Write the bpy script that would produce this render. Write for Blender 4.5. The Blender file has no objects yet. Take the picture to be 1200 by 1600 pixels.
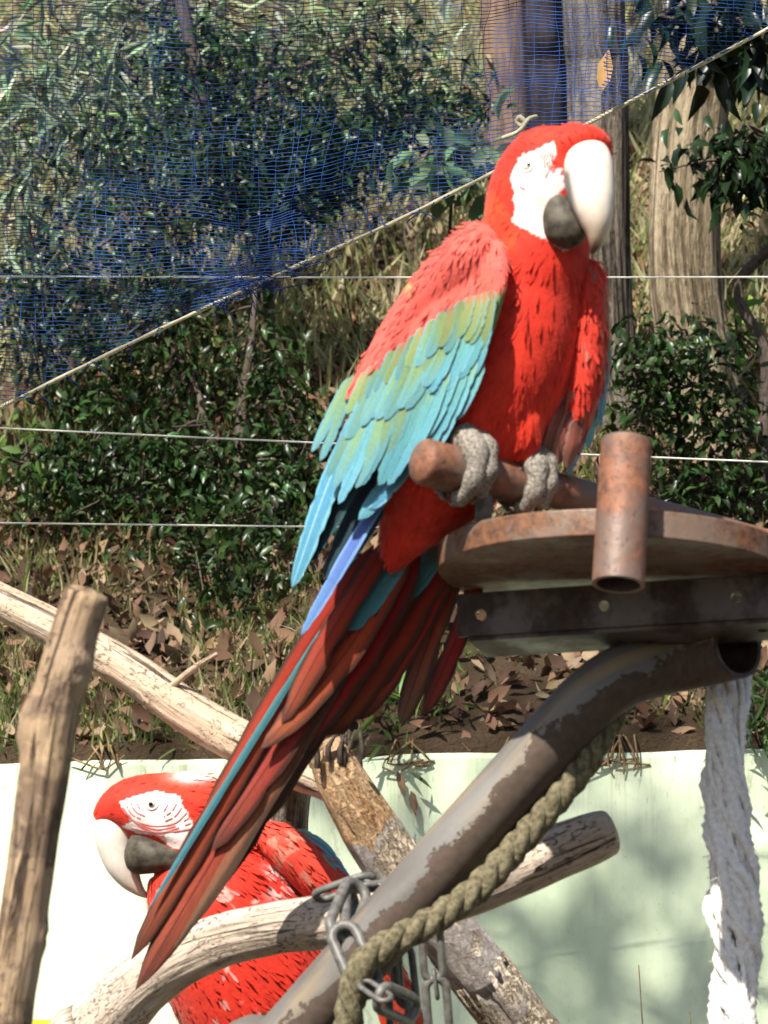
import bpy, math, random
import numpy as np
from mathutils import Vector, Matrix, noise as mnoise
from mathutils.bvhtree import BVHTree

scene = bpy.context.scene
col = scene.collection
random.seed(7)
rng = np.random.default_rng(7)
R = math.radians

# ------------------------------------------------------------------ camera, sky, sun, exposure
CAM = np.array([0.0, 0.0, 1.5])
PITCH = R(13.0)
VFOV = R(19.0)
KPX = math.tan(VFOV / 2) / 800.0          # metres per photo pixel at 1 m
RIGHT = np.array([1.0, 0.0, 0.0])
FWD = np.array([0.0, math.cos(PITCH), math.sin(PITCH)])
UP = np.array([0.0, -math.sin(PITCH), math.cos(PITCH)])
cd = bpy.data.cameras.new('camera')
cam = bpy.data.objects.new('camera', cd)
col.objects.link(cam)
cam.location = CAM
cam.rotation_euler = (math.pi / 2 + PITCH, 0, 0)
cd.sensor_fit = 'VERTICAL'
cd.angle = VFOV
cd.clip_start = 0.05
cd.clip_end = 500
cd.dof.use_dof = True
cd.dof.focus_distance = 4.6
cd.dof.aperture_fstop = 9.5
scene.camera = cam
scene.render.resolution_x, scene.render.resolution_y = 768, 1024

SUN = np.array([-0.31, -0.64, 0.70]); SUN = SUN / np.linalg.norm(SUN)
w = bpy.data.worlds.new('World')
scene.world = w
w.use_nodes = True
nt = w.node_tree
bg = nt.nodes['Background']
sky = nt.nodes.new('ShaderNodeTexSky')
sky.sky_type = 'NISHITA'
sky.sun_disc = False
sky.sun_elevation = math.asin(SUN[2])
sky.sun_rotation = math.atan2(SUN[0], SUN[1])
nt.links.new(sky.outputs[0], bg.inputs[0])
bg.inputs[1].default_value = 0.065
sd = bpy.data.lights.new('sun', 'SUN')
sd.energy = 5.0
sd.angle = R(0.6)
sd.color = (1.0, 0.95, 0.86)
so = bpy.data.objects.new('sun', sd)
col.objects.link(so)
so.location = (-4, -5, 9)
so.rotation_euler = Vector(SUN).to_track_quat('Z', 'Y').to_euler()
vs = scene.view_settings
vs.view_transform = 'Standard'
vs.look = 'None'
vs.gamma = 1.0
vs.use_curve_mapping = False
vs.exposure = 0.95


# ------------------------------------------------------------------ helpers
def P(px, py, d):
    """world point seen at photo pixel (px, py) at view depth d"""
    return CAM + RIGHT * ((px - 600) * KPX * d) + UP * ((800 - py) * KPX * d) + FWD * d


def to_px(V):
    q = np.asarray(V) - CAM
    d = q @ FWD
    return 600 + (q @ RIGHT) / (KPX * d), 800 - (q @ UP) / (KPX * d), d


def unit(v):
    v = np.asarray(v, float)
    return v / max(np.linalg.norm(v), 1e-9)


def unitr(v):
    return v / np.maximum(np.linalg.norm(v, axis=1, keepdims=True), 1e-9)


def lin(r, g, b):
    f = lambda c: ((c / 255 + 0.055) / 1.055) ** 2.4 if c > 10 else c / 255 / 12.92
    return (f(r), f(g), f(b))


def fb(x, y, z, o=4):
    return mnoise.fractal((x, y, z), 1.0, 2.0, o)


LOC = {}


def root(name, label, cat, loc, group=None, kind=None):
    o = bpy.data.objects.new(name, None)
    o.empty_display_size = 0.05
    col.objects.link(o)
    o.location = loc
    LOC[o] = np.asarray(loc, float)
    tag(o, label, cat, group, kind)
    return o


def tag(o, label=None, cat=None, group=None, kind=None):
    if label: o['label'] = label
    if cat: o['category'] = cat
    if group: o['group'] = group
    if kind: o['kind'] = kind
    return o


def raw_mesh(name, V, F, smooth=True, colr=None, uv=None, vec=None, nrm=None):
    me = bpy.data.meshes.new(name)
    V = np.asarray(V, np.float32)
    if isinstance(F, np.ndarray):
        nf, k = F.shape
        me.vertices.add(len(V)); me.vertices.foreach_set('co', V.ravel())
        me.loops.add(nf * k); me.loops.foreach_set('vertex_index', F.astype(np.int32).ravel())
        me.polygons.add(nf)
        me.polygons.foreach_set('loop_start', np.arange(0, nf * k, k, dtype=np.int32))
        me.polygons.foreach_set('loop_total', np.full(nf, k, np.int32))
        me.update(calc_edges=True)
    else:
        me.from_pydata([tuple(map(float, v)) for v in V], [], [tuple(map(int, f)) for f in F])
    if smooth:
        me.polygons.foreach_set('use_smooth', np.ones(len(me.polygons), bool))
    if colr is not None:
        c = np.ones((len(V), 4), np.float32); c[:, :3] = colr
        a = me.color_attributes.new('Col', 'FLOAT_COLOR', 'POINT')
        a.data.foreach_set('color', c.ravel())
    if vec is not None:
        a = me.attributes.new('tubeco', 'FLOAT_VECTOR', 'POINT')
        a.data.foreach_set('vector', np.asarray(vec, np.float32).ravel())
    if uv is not None:
        l = me.uv_layers.new(name='UVMap')
        vi = np.zeros(len(me.loops), np.int32); me.loops.foreach_get('vertex_index', vi)
        l.data.foreach_set('uv', np.asarray(uv, np.float32)[vi].ravel())
    me.update()
    if nrm is not None:
        me.normals_split_custom_set_from_vertices(np.asarray(nrm, np.float32).tolist())
    return me


def mobj(name, V, F, mat, parent=None, origin=None, **kw):
    """mesh object from world-space vertices"""
    V = np.asarray(V, float)
    if parent is not None:
        base = LOC[parent]
    else:
        base = np.asarray(origin if origin is not None else (V[:, 0].mean(), V[:, 1].mean(), V[:, 2].min()), float)
    me = raw_mesh(name, V - base, F, **kw)
    if mat: me.materials.append(mat)
    o = bpy.data.objects.new(name, me)
    col.objects.link(o)
    if parent is not None:
        o.parent = parent
    else:
        o.location = base
    LOC[o] = base
    return o


def catmull(C, n):
    """resample control rows (any width) to n rows, Catmull-Rom over arc length"""
    C = np.asarray(C, float)
    m = len(C)
    if m == 2:
        t = np.linspace(0, 1, n)[:, None]
        return C[0] * (1 - t) + C[1] * t
    seg = np.linalg.norm(np.diff(C[:, :3], axis=0), axis=1)
    cs = np.concatenate([[0], np.cumsum(seg)])
    out = []
    E = np.vstack([2 * C[0] - C[1], C, 2 * C[-1] - C[-2]])
    for s in np.linspace(0, cs[-1], n):
        i = min(int(np.searchsorted(cs, s, 'right')) - 1, m - 2)
        u = (s - cs[i]) / max(seg[i], 1e-9)
        p0, p1, p2, p3 = E[i], E[i + 1], E[i + 2], E[i + 3]
        out.append(0.5 * (2 * p1 + (p2 - p0) * u + (2 * p0 - 5 * p1 + 4 * p2 - p3) * u * u + (3 * p1 - p0 - 3 * p2 + p3) * u ** 3))
    return np.array(out)


def sweep(pts, rad, nu=16, ref=(0, 0, 1), disp=None, cap0='round', cap1='round', squash=None):
    """tube along pts (n,3) with radii (n,); returns V, F, tubeco"""
    pts = np.asarray(pts, float); rad = np.asarray(rad, float)
    ref = np.asarray(ref, float)

    def ext(p, q, r, depth, steps=3):
        # rounded end rings outward from p away from q
        dirn = unit(p - q)
        a = np.linspace(0, math.pi / 2, steps + 1)[1:]
        return [(p + dirn * r * depth * math.sin(t), max(r * math.cos(t), r * 0.02)) for t in a]
    if cap0 == 'round':
        e = ext(pts[0], pts[1], rad[0], 0.35)[::-1]
        pts = np.vstack([[x[0] for x in e], pts]); rad = np.concatenate([[x[1] for x in e], rad])
    if cap1 == 'round':
        e = ext(pts[-1], pts[-2], rad[-1], 0.35)
        pts = np.vstack([pts, [x[0] for x in e]]); rad = np.concatenate([rad, [x[1] for x in e]])
    n = len(pts)
    T = np.gradient(pts, axis=0)
    T = unitr(T)
    S = unitr(np.cross(T, ref))
    N = np.cross(S, T)
    th = np.linspace(0, 2 * math.pi, nu, endpoint=False)
    s = np.concatenate([[0], np.cumsum(np.linalg.norm(np.diff(pts, axis=0), axis=1))])
    RR = np.repeat(rad[:, None], nu, 1)
    if disp is not None:
        for i in range(n):
            for j in range(nu):
                RR[i, j] *= 1 + disp(s[i], th[j], rad[i])
    ct, st = np.cos(th), np.sin(th)
    V = pts[:, None, :] + RR[:, :, None] * (N[:, None, :] * ct[None, :, None] + S[:, None, :] * st[None, :, None])
    co = np.stack([RR * ct, RR * st, np.repeat(s[:, None], nu, 1)], 2)
    i, j = np.meshgrid(np.arange(n - 1), np.arange(nu), indexing='ij')
    j2 = (j + 1) % nu
    F = np.stack([i * nu + j, i * nu + j2, (i + 1) * nu + j2, (i + 1) * nu + j], 2).reshape(-1, 4)
    V = V.reshape(-1, 3); co = co.reshape(-1, 3)
    if cap0 or cap1:
        Fl = [tuple(f) for f in F]
        if cap0: Fl.append(tuple(range(nu))[::-1])
        if cap1: Fl.append(tuple(range((n - 1) * nu, n * nu)))
        F = Fl
    return V, F, co


def join(parts):
    """merge a list of (V, F[, extra]) into one"""
    Vs, Fs, Es, o = [], [], [], 0
    for p in parts:
        Vs.append(p[0])
        Fs += [tuple(int(a) + o for a in f) for f in p[1]]
        if len(p) > 2: Es.append(p[2])
        o += len(p[0])
    return np.vstack(Vs), Fs, (np.vstack(Es) if Es else None)


def thin_tubes(lines, r, nu=3):
    """many polylines -> one quad array, open ends"""
    Vs, Fs, o = [], [], 0
    th = np.linspace(0, 2 * math.pi, nu, endpoint=False)
    for L in lines:
        L = np.asarray(L, float)
        n = len(L)
        T = unitr(np.gradient(L, axis=0))
        S = unitr(np.cross(T, FWD + 0.01)); N = np.cross(S, T)
        V = L[:, None] + r * (N[:, None] * np.cos(th)[None, :, None] + S[:, None] * np.sin(th)[None, :, None])
        i, j = np.meshgrid(np.arange(n - 1), np.arange(nu), indexing='ij'); j2 = (j + 1) % nu
        Fs.append(np.stack([i * nu + j, i * nu + j2, (i + 1) * nu + j2, (i + 1) * nu + j], 2).reshape(-1, 4) + o)
        Vs.append(V.reshape(-1, 3)); o += n * nu
    return np.vstack(Vs), np.vstack(Fs)


# ---- scattered leaf cards -----------------------------------------------------------------
LEAF_T = np.array([[0, 0, 0], [-.20, .28, .11], [0, .3, 0], [.20, .28, .11], [-.19, .62, .07], [0, .65, -.03], [.19, .62, .07], [0, 1, -.20]], float)
LEAF_F = np.array([[0, 2, 1, 1], [0, 3, 2, 2], [1, 2, 5, 4], [2, 3, 6, 5], [4, 5, 7, 7], [5, 6, 7, 7]])
LEAF_TRI = np.array([[0, 2, 1], [0, 3, 2], [1, 2, 5], [1, 5, 4], [2, 3, 6], [2, 6, 5], [4, 5, 7], [5, 6, 7]])
BAMB_T = LEAF_T * np.array([.38, 1, .6])
DEAD_T = np.array([[0, 0, 0], [-.26, .25, .16], [0, .3, 0], [.24, .3, .12], [-.24, .62, .06], [0, .65, .03], [.26, .6, .2], [.05, 1, .22]], float)
BLADE_T = np.array([[-.5, 0, 0], [.5, 0, 0], [-.45, .35, .02], [.45, .35, .02], [-.3, .7, .12], [.3, .7, .12], [0, 1, .28]], float)
BLADE_TRI = np.array([[0, 1, 3], [0, 3, 2], [2, 3, 5], [2, 5, 4], [4, 5, 6]])


def cards(C, Y, Z, L, W, tmpl, tri, colr):
    """C centres, Y along, Z normal (n,3); L length, W width (n,) -> V, F, col"""
    n = len(C)
    Y = unitr(Y)
    X = unitr(np.cross(Y, Z)); Z = np.cross(X, Y)
    V = (C[:, None] + X[:, None] * (tmpl[None, :, 0:1] * W[:, None, None]) + Y[:, None] * (tmpl[None, :, 1:2] * L[:, None, None])
         + Z[:, None] * (tmpl[None, :, 2:3] * L[:, None, None]))
    k = len(tmpl)
    F = (tri[None] + (np.arange(n) * k)[:, None, None]).reshape(-1, 3)
    return V.reshape(-1, 3), F, np.repeat(colr, k, 0)


def vary(base, n, amt=0.25, hue=0.12):
    b = np.asarray(base, float)
    v = np.exp(rng.normal(0, amt, (n, 1)))
    h = np.exp(rng.normal(0, hue, (n, 3)))
    return np.clip(b * v * h, 0, 1)


# ------------------------------------------------------------------ materials
class NB:
    def __init__(s, name):
        s.m = bpy.data.materials.new(name); s.m.use_nodes = True
        s.t = s.m.node_tree; s.b = s.t.nodes['Principled BSDF']

    def n(s, typ, **kw):
        x = s.t.nodes.new(typ)
        for k, v in kw.items():
            if k.startswith('_'): x.inputs[k[1:].replace('_', ' ')].default_value = v
            else: setattr(x, k, v)
        return x

    def l(s, a, b): s.t.links.new(a, b)

    def noise(s, vec, scale, detail=4, rough=.55, dist=0.0):
        x = s.n('ShaderNodeTexNoise'); x.inputs['Scale'].default_value = scale; x.inputs['Detail'].default_value = detail
        x.inputs['Roughness'].default_value = rough; x.inputs['Distortion'].default_value = dist
        if vec is not None: s.l(vec, x.inputs['Vector'])
        return x.outputs['Fac']

    def ramp(s, fac, stops, interp='LINEAR'):
        x = s.n('ShaderNodeValToRGB'); e = x.color_ramp; e.interpolation = interp
        while len(e.elements) < len(stops): e.elements.new(0.5)
        for i, (p, c) in enumerate(stops):
            e.elements[i].position = p
            e.elements[i].color = (*c, 1) if not isinstance(c, (int, float)) else (c, c, c, 1)
        s.l(fac, x.inputs[0]); return x.outputs[0]

    def mix(s, fac, a, b, mode='MIX'):
        x = s.n('ShaderNodeMix', data_type='RGBA', blend_type=mode)
        for sock, v in ((x.inputs[0], fac), (x.inputs[6], a), (x.inputs[7], b)):
            if hasattr(v, 'node'): s.l(v, sock)
            elif isinstance(v, (int, float)): sock.default_value = v
            else: sock.default_value = (*v, 1)
        return x.outputs[2]

    def math(s, op, a, b=None, c=None):
        x = s.n('ShaderNodeMath', operation=op)
        for i, v in enumerate((a, b, c)):
            if v is None: continue
            if hasattr(v, 'node'): s.l(v, x.inputs[i])
            else: x.inputs[i].default_value = v
        return x.outputs[0]

    def attr(s, name):
        return s.n('ShaderNodeAttribute', attribute_name=name)

    def mapping(s, vec, scale, rot=(0, 0, 0)):
        x = s.n('ShaderNodeMapping'); x.inputs['Scale'].default_value = scale; x.inputs['Rotation'].default_value = rot
        s.l(vec, x.inputs[0]); return x.outputs[0]

    def obj(s): return s.n('ShaderNodeTexCoord').outputs['Object']

    def geo(s): return s.n('ShaderNodeNewGeometry').outputs['Position']

    def bump(s, h, strength=.5, dist=.01):
        x = s.n('ShaderNodeBump'); x.inputs['Strength'].default_value = strength; x.inputs['Distance'].default_value = dist
        s.l(h, x.inputs['Height']); s.l(x.outputs[0], s.b.inputs['Normal'])

    def out(s, colr=None, rough=.7, spec=.3, metal=0.0):
        if colr is not None:
            if hasattr(colr, 'node'): s.l(colr, s.b.inputs['Base Color'])
            else: s.b.inputs['Base Color'].default_value = (*colr, 1)
        if hasattr(rough, 'node'): s.l(rough, s.b.inputs['Roughness'])
        else: s.b.inputs['Roughness'].default_value = rough
        s.b.inputs['Specular IOR Level'].default_value = spec
        s.b.inputs['Metallic'].default_value = metal
        return s.m


def leaf_material(name, rough=.35, spec=.5, trans=0.25):
    b = NB(name)
    c = b.attr('Col').outputs['Color']
    n = b.noise(b.geo(), 60, 3)
    c = b.mix(b.math('MULTIPLY', n, .5), c, b.mix(1.0, c, (.55, .6, .5), 'MULTIPLY'))
    b.out(c, rough, spec)
    if trans:
        tr = b.n('ShaderNodeBsdfTranslucent'); b.l(c, tr.inputs[0])
        mx = b.n('ShaderNodeMixShader'); mx.inputs[0].default_value = trans
        b.l(b.b.outputs[0], mx.inputs[1]); b.l(tr.outputs[0], mx.inputs[2])
        b.l(mx.outputs[0], b.t.nodes['Material Output'].inputs[0])
    return b.m


def wood_material(name, light, dark, crack, gs=90, along=.06, rough=.8, blotch=None, bumpd=.004, crack_at=.36):
    b = NB(name)
    co = b.attr('tubeco').outputs['Vector']
    g = b.noise(b.mapping(co, (1, 1, along)), gs, 6, .6, .3)
    g2 = b.noise(b.mapping(co, (1, 1, .35)), gs * .3, 5, .6, .6)
    c = b.mix(b.ramp(g, [(.3, 0.0), (.7, 1.0)]), dark, light)
    c = b.mix(b.math('MULTIPLY', b.ramp(g2, [(.42, 1.0), (.6, 0.0)]), .6), c, dark)
    ck = b.noise(b.mapping(co, (1, 1, along * .8)), gs * 1.4, 5, .65, .8)
    ckm = b.ramp(ck, [(crack_at - .05, 1.0), (crack_at + .03, 0.0)])
    c = b.mix(ckm, c, crack)
    if blotch:
        bn = b.noise(co, 14, 4, .6, .5)
        c = b.mix(b.ramp(bn, [(.52, 0.0), (.6, .85)]), c, blotch)
    sk = b.noise(b.mapping(co, (1, 1, .45)), gs * 4.5, 4, .7, .4)
    skm = b.ramp(sk, [(.36, .75), (.45, 0.0)])
    pz = b.ramp(b.noise(co, 22, 4, .6, .3), [(.40, 1.0), (.58, 0.0)])
    c = b.mix(b.math('MULTIPLY', skm, pz), c, crack)
    c = b.mix(b.math('MULTIPLY', b.ramp(b.noise(co, 9, 5, .6), [(.45, 0.0), (.7, 1.0)]), .35), c, b.mix(.5, dark, (.3, .28, .27)))
    h = b.math('SUBTRACT', b.math('ADD', g, b.math('MULTIPLY', g2, .8)), b.math('MULTIPLY', ckm, .9))
    h = b.math('SUBTRACT', h, b.math('MULTIPLY', b.math('MULTIPLY', skm, pz), .5))
    b.bump(h, 1.0, bumpd * 1.5)
    return b.out(c, rough, .2)


def flake_bark(name, light, mid, dark, peel0=9.0, peel1=9.9):
    """rough bark: warty plates, crevices, smooth grey patches, and a peeled orange stretch between two lengths"""
    b = NB(name)
    co = b.attr('tubeco').outputs['Vector']
    n1 = b.noise(b.mapping(co, (1, 1, .6)), 95, 6, .68, .9)
    n2 = b.noise(co, 38, 4, .6, .6)
    ridge = b.math('ABSOLUTE', b.math('SUBTRACT', n1, .5))
    crev = b.ramp(ridge, [(.012, 1.0), (.055, 0.0)])
    pits = b.ramp(b.noise(co, 210, 3, .7), [(.36, 1.0), (.44, 0.0)])
    c = b.mix(b.ramp(n1, [(.3, 0.0), (.7, 1.0)]), mid, light)
    patch = b.ramp(b.noise(co, 15, 4, .6, .5), [(.46, 0.0), (.56, 1.0)])
    fine = b.noise(co, 240, 4)
    c = b.mix(b.math('MULTIPLY', patch, .85), c, b.mix(fine, (.34, .30, .29), (.60, .55, .52)))
    rough_m = b.math('SUBTRACT', 1.0, b.math('MULTIPLY', patch, .8))
    c = b.mix(b.math('MULTIPLY', b.math('MULTIPLY', crev, rough_m), b.ramp(n2, [(.35, .4), (.6, 1.0)])), c, dark)
    c = b.mix(b.math('MULTIPLY', b.math('MULTIPLY', pits, rough_m), .7), c, dark)
    sz = b.n('ShaderNodeSeparateXYZ'); b.l(co, sz.inputs[0])
    zz = b.math('ADD', sz.outputs[2], b.math('MULTIPLY', b.math('SUBTRACT', n2, .5), .11))
    pm = b.math('MULTIPLY', b.math('GREATER_THAN', zz, peel0), b.math('LESS_THAN', zz, peel1))
    pg = b.noise(b.mapping(co, (1, 1, .12)), 70, 5, .6, .5)
    peel = b.mix(b.ramp(pg, [(.3, 0.0), (.65, 1.0)]), (.44, .22, .085), (.82, .56, .33))
    peel = b.mix(b.math('MULTIPLY', pits, .7), peel, (.12, .06, .03))
    c = b.mix(b.math('MULTIPLY', pm, .92), c, peel)
    tm = b.math('GREATER_THAN', zz, peel1)
    c = b.mix(tm, c, b.mix(pg, (.03, .025, .02), (.20, .17, .15)))
    h = b.math('SUBTRACT', b.math('MULTIPLY', n1, 1.2), b.math('MULTIPLY', b.math('ADD', crev, b.math('MULTIPLY', pits, .6)), rough_m))
    b.bump(h, 1.0, .006)
    return b.out(c, .88, .12)


def trunk_material(name, light, dark, gs=26, along=.10, d=.02, moss=None):
    b = NB(name)
    co = b.attr('tubeco').outputs['Vector']
    g = b.noise(b.mapping(co, (1, 1, along)), gs, 7, .65, .5)
    g2 = b.noise(b.mapping(co, (1, 1, .25)), gs * 3.2, 5, .6, .2)
    h = b.math('ADD', b.math('MULTIPLY', g, .7), b.math('MULTIPLY', g2, .3))
    c = b.mix(b.ramp(h, [(.42, 0.0), (.56, 1.0)]), dark, light)
    lowf = b.noise(co, 3.5, 3)
    c = b.mix(b.ramp(lowf, [(.45, 0.0), (.65, .55)]), c, moss or dark)
    b.bump(h, .9, d)
    return b.out(c, .9, .15)


def metal_rust(name, rust_a, rust_b, worn, worn_amt=.5, scale=18):
    b = NB(name)
    o = b.geo()
    n1 = b.noise(o, scale, 6, .6)
    n2 = b.noise(o, scale * 6, 5, .6)
    c = b.mix(b.ramp(n2, [(.35, 0.0), (.65, 1.0)]), rust_a, rust_b)
    m = b.ramp(n1, [(.62 - worn_amt * .3, 0.0), (.7 - worn_amt * .25, 1.0)])
    c = b.mix(b.math('MULTIPLY', m, .85), c, worn)
    sp = b.ramp(b.noise(o, scale * 14, 3, .6), [(.6, 0.0), (.7, 1.0)])
    c = b.mix(b.math('MULTIPLY', sp, .5), c, (.03, .018, .014))
    b.bump(b.math('ADD', n2, b.math('MULTIPLY', sp, -.5)), .35, .002)
    return b.out(c, b.ramp(n1, [(.3, .75), (.7, .42)]), .5, .15)


def feather_mat(name, stops, edge=None, edge_w=.3, rachis=None, rough=.6, streak=.6, spec=.2):
    b = NB(name)
    uvn = b.n('ShaderNodeUVMap')
    sp = b.n('ShaderNodeSeparateXYZ'); b.l(uvn.outputs[0], sp.inputs[0])
    u, v = sp.outputs[0], sp.outputs[1]
    oi = b.n('ShaderNodeObjectInfo').outputs['Random']
    au = b.math('MULTIPLY', b.math('ABSOLUTE', b.math('SUBTRACT', u, .5)), 2.0)   # 0 at shaft, 1 at edge
    cx = b.n('ShaderNodeCombineXYZ')
    b.l(b.math('MULTIPLY', au, 4.0), cx.inputs[0])
    b.l(b.math('MULTIPLY', b.math('SUBTRACT', v, b.math('MULTIPLY', au, .16)), 110.0), cx.inputs[1])
    b.l(b.math('MULTIPLY', oi, 37.0), cx.inputs[2])
    barb = b.noise(cx.outputs[0], 1.6, 3, .6)
    cx2 = b.n('ShaderNodeCombineXYZ'); b.l(b.math('MULTIPLY', u, 5.0), cx2.inputs[0]); b.l(b.math('MULTIPLY', v, 2.2), cx2.inputs[1]); b.l(b.math('MULTIPLY', oi, 91.0), cx2.inputs[2])
    blot = b.noise(cx2.outputs[0], 1.4, 4, .6)
    vv = b.math('ADD', v, b.math('MULTIPLY', b.math('SUBTRACT', blot, .5), .35))
    c = b.ramp(vv, stops)
    if edge:
        ef = b.ramp(b.math('ADD', au, b.math('MULTIPLY', b.math('SUBTRACT', blot, .5), .5)), [(1 - edge_w * 1.3, 0.0), (1 - edge_w * .4, 1.0)])
        c = b.mix(ef, c, edge)
    if rachis:
        c = b.mix(b.ramp(au, [(.02, .85), (.10, 0.0)]), c, rachis)
    dk = b.mix(1.0, c, (.38, .42, .48), 'MULTIPLY')
    c = b.mix(b.math('MULTIPLY', b.ramp(barb, [(.35, 1.0), (.6, 0.0)]), streak), c, dk)
    hv = b.n('ShaderNodeHueSaturation'); b.l(c, hv.inputs['Color'])
    b.l(b.math('ADD', b.math('MULTIPLY', oi, .4), .8), hv.inputs['Value'])
    b.l(b.math('ADD', b.math('MULTIPLY', oi, .02), .49), hv.inputs['Hue'])
    b.bump(b.math('ADD', barb, b.math('MULTIPLY', blot, .6)), .5, .0015)
    return b.out(hv.outputs[0], rough, spec)


def plumage_mat(name, rough=.7):
    b = NB(name)
    c = b.attr('Col').outputs['Color']
    n = b.noise(b.geo(), 130, 4, .6)
    c = b.mix(b.math('MULTIPLY', b.ramp(n, [(.35, 1.0), (.6, 0.0)]), .35), c, b.mix(1.0, c, (.55, .4, .4), 'MULTIPLY'))
    b.bump(b.noise(b.geo(), 240, 3), .3, .0015)
    m = b.out(c, rough, .2)
    b.b.inputs['Sheen Weight'].default_value = .25
    b.b.inputs['Sheen Roughness'].default_value = .5
    b.b.inputs['Sheen Tint'].default_value = (1, .55, .45, 1)
    return m


def simple_mat(name, a, bcol, scale=40, rough=.5, spec=.4, bump=.2, detail=4, space='geo'):
    b = NB(name)
    n = b.noise(b.geo(), scale, detail)
    b.bump(n, bump, .002)
    return b.out(b.mix(b.ramp(n, [(.35, 0.0), (.65, 1.0)]), a, bcol), rough, spec)


def vcol_mat(name, rough=.35, spec=.5, bump=.1, scale=150):
    b = NB(name)
    c = b.attr('Col').outputs['Color']
    n = b.noise(b.geo(), scale, 4)
    n2 = b.noise(b.mapping(b.geo(), (1, 1, .25)), 260, 4, .65, .4)
    st = b.noise(b.geo(), 38, 5, .65, .3)
    c = b.mix(b.math('MULTIPLY', b.ramp(n2, [(.4, 1.0), (.6, 0.0)]), .22), c, b.mix(1.0, c, (.72, .64, .55), 'MULTIPLY'))
    c = b.mix(b.math('MULTIPLY', b.ramp(st, [(.52, 0.0), (.72, 1.0)]), .35), c, b.mix(1.0, c, (.70, .58, .45), 'MULTIPLY'))
    b.bump(b.math('ADD', n, n2), bump * 2, .0012)
    return b.out(c, b.ramp(st, [(.3, rough), (.7, rough + .2)]), spec)


M = {}
M['leaf_gloss'] = leaf_material('glossy_leaf', .33, .26, .15)
M['leaf_soft'] = leaf_material('soft_leaf', .5, .3, .3)
M['dead_leaf'] = leaf_material('dead_leaf', .7, .2, .2)
M['blade'] = leaf_material('grass_blade', .6, .25, .42)
M['twig'] = wood_material('twig_bark', (.16, .12, .09), (.06, .045, .035), (.03, .02, .02), 60, .2)
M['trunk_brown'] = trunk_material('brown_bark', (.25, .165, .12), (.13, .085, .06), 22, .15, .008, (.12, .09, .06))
M['trunk_shaded'] = trunk_material('shaded_bark', (.06, .045, .04), (.022, .018, .018), 22, .15, .01)  # the shadow on this trunk is put into its near-black bark
M['trunk_grey'] = trunk_material('grey_furrowed_bark', (.30, .25, .20), (.05, .04, .033), 55, .06, .03, (.13, .11, .08))
M['trunk_tan'] = trunk_material('tan_furrowed_bark', (.46, .37, .25), (.12, .09, .055), 50, .06, .03, (.24, .19, .11))
M['dry_wood'] = wood_material('dry_smooth_wood', (.74, .60, .45), (.42, .30, .20), (.10, .065, .04), 70, .05, crack_at=.38)
M['grey_wood'] = wood_material('bleached_wood', (.74, .62, .50), (.44, .34, .26), (.07, .05, .04), 75, .045, crack_at=.385)
M['post_wood'] = wood_material('weathered_post_wood', (.66, .47, .29), (.30, .20, .12), (.05, .03, .02), 55, .07, blotch=(.15, .10, .07), crack_at=.42)
M['pale_wood'] = wood_material('split_pale_wood', (.76, .64, .46), (.46, .34, .21), (.15, .10, .06), 80, .06, crack_at=.33)
M['orange_wood'] = wood_material('peeled_orange_wood', (.85, .56, .30), (.55, .30, .12), (.16, .08, .03), 60, .12)
M['rust'] = metal_rust('rusty_steel', lin(126, 84, 56), lin(76, 50, 36), lin(116, 98, 84), .45)
M['rust_shaded'] = metal_rust('shaded_dark_steel', lin(70, 52, 46), lin(48, 38, 36), lin(98, 88, 88), .5)  # shade under the disc and inside the tubes is put into this steel
M['rust_tube'] = metal_rust('tube_steel', lin(146, 96, 70), lin(94, 62, 46), lin(112, 94, 84), .6, 14)
M['galv'] = simple_mat('dull_galvanised_steel', (.075, .07, .063), (.15, .142, .128), 120, .5, .5, .25)
M['rope'] = simple_mat('mossy_rope', (.075, .063, .038), (.20, .172, .105), 160, .9, .1, .8)
M['wire'] = simple_mat('pale_wire', (.74, .70, .60), (.84, .81, .74), 80, .6, .3)
M['net'] = simple_mat('blue_net_twine', (.012, .048, .20), (.022, .085, .32), 60, .7, .3)
M['line'] = simple_mat('beige_cord', (.38, .34, .24), (.52, .47, .34), 140, .9, .1, .6)
M['horn_dark'] = simple_mat('dark_horn', (.030, .025, .018), (.10, .085, .062), 85, .6, .22, .5)
M['foot'] = simple_mat('scaly_foot_skin', (.10, .085, .07), (.34, .30, .25), 330, .75, .3, .9, 3)
M['claw'] = simple_mat('claw_horn', (.05, .04, .035), (.15, .12, .09), 90, .4, .5)
M['black'] = simple_mat('pupil', (.004, .004, .006), (.006, .006, .008), 10, .1, .6, 0)
M['iris'] = simple_mat('pale_iris', (.80, .76, .58), (.86, .82, .68), 60, .2, .5, 0)
M['skin'] = simple_mat('bare_white_skin', (.78, .70, .64), (.86, .81, .76), 160, .6, .3, .35)
M['redline'] = simple_mat('red_facial_feather', (.46, .10, .09), (.62, .22, .19), 90, .7, .2)
M['plumage'] = plumage_mat('body_plumage')
M['beak'] = vcol_mat('ivory_beak', .38, .4, .08)
M['yellow'] = simple_mat('yellow_plastic', (.75, .50, .03), (.80, .56, .05), 30, .4, .5, .05)

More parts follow.
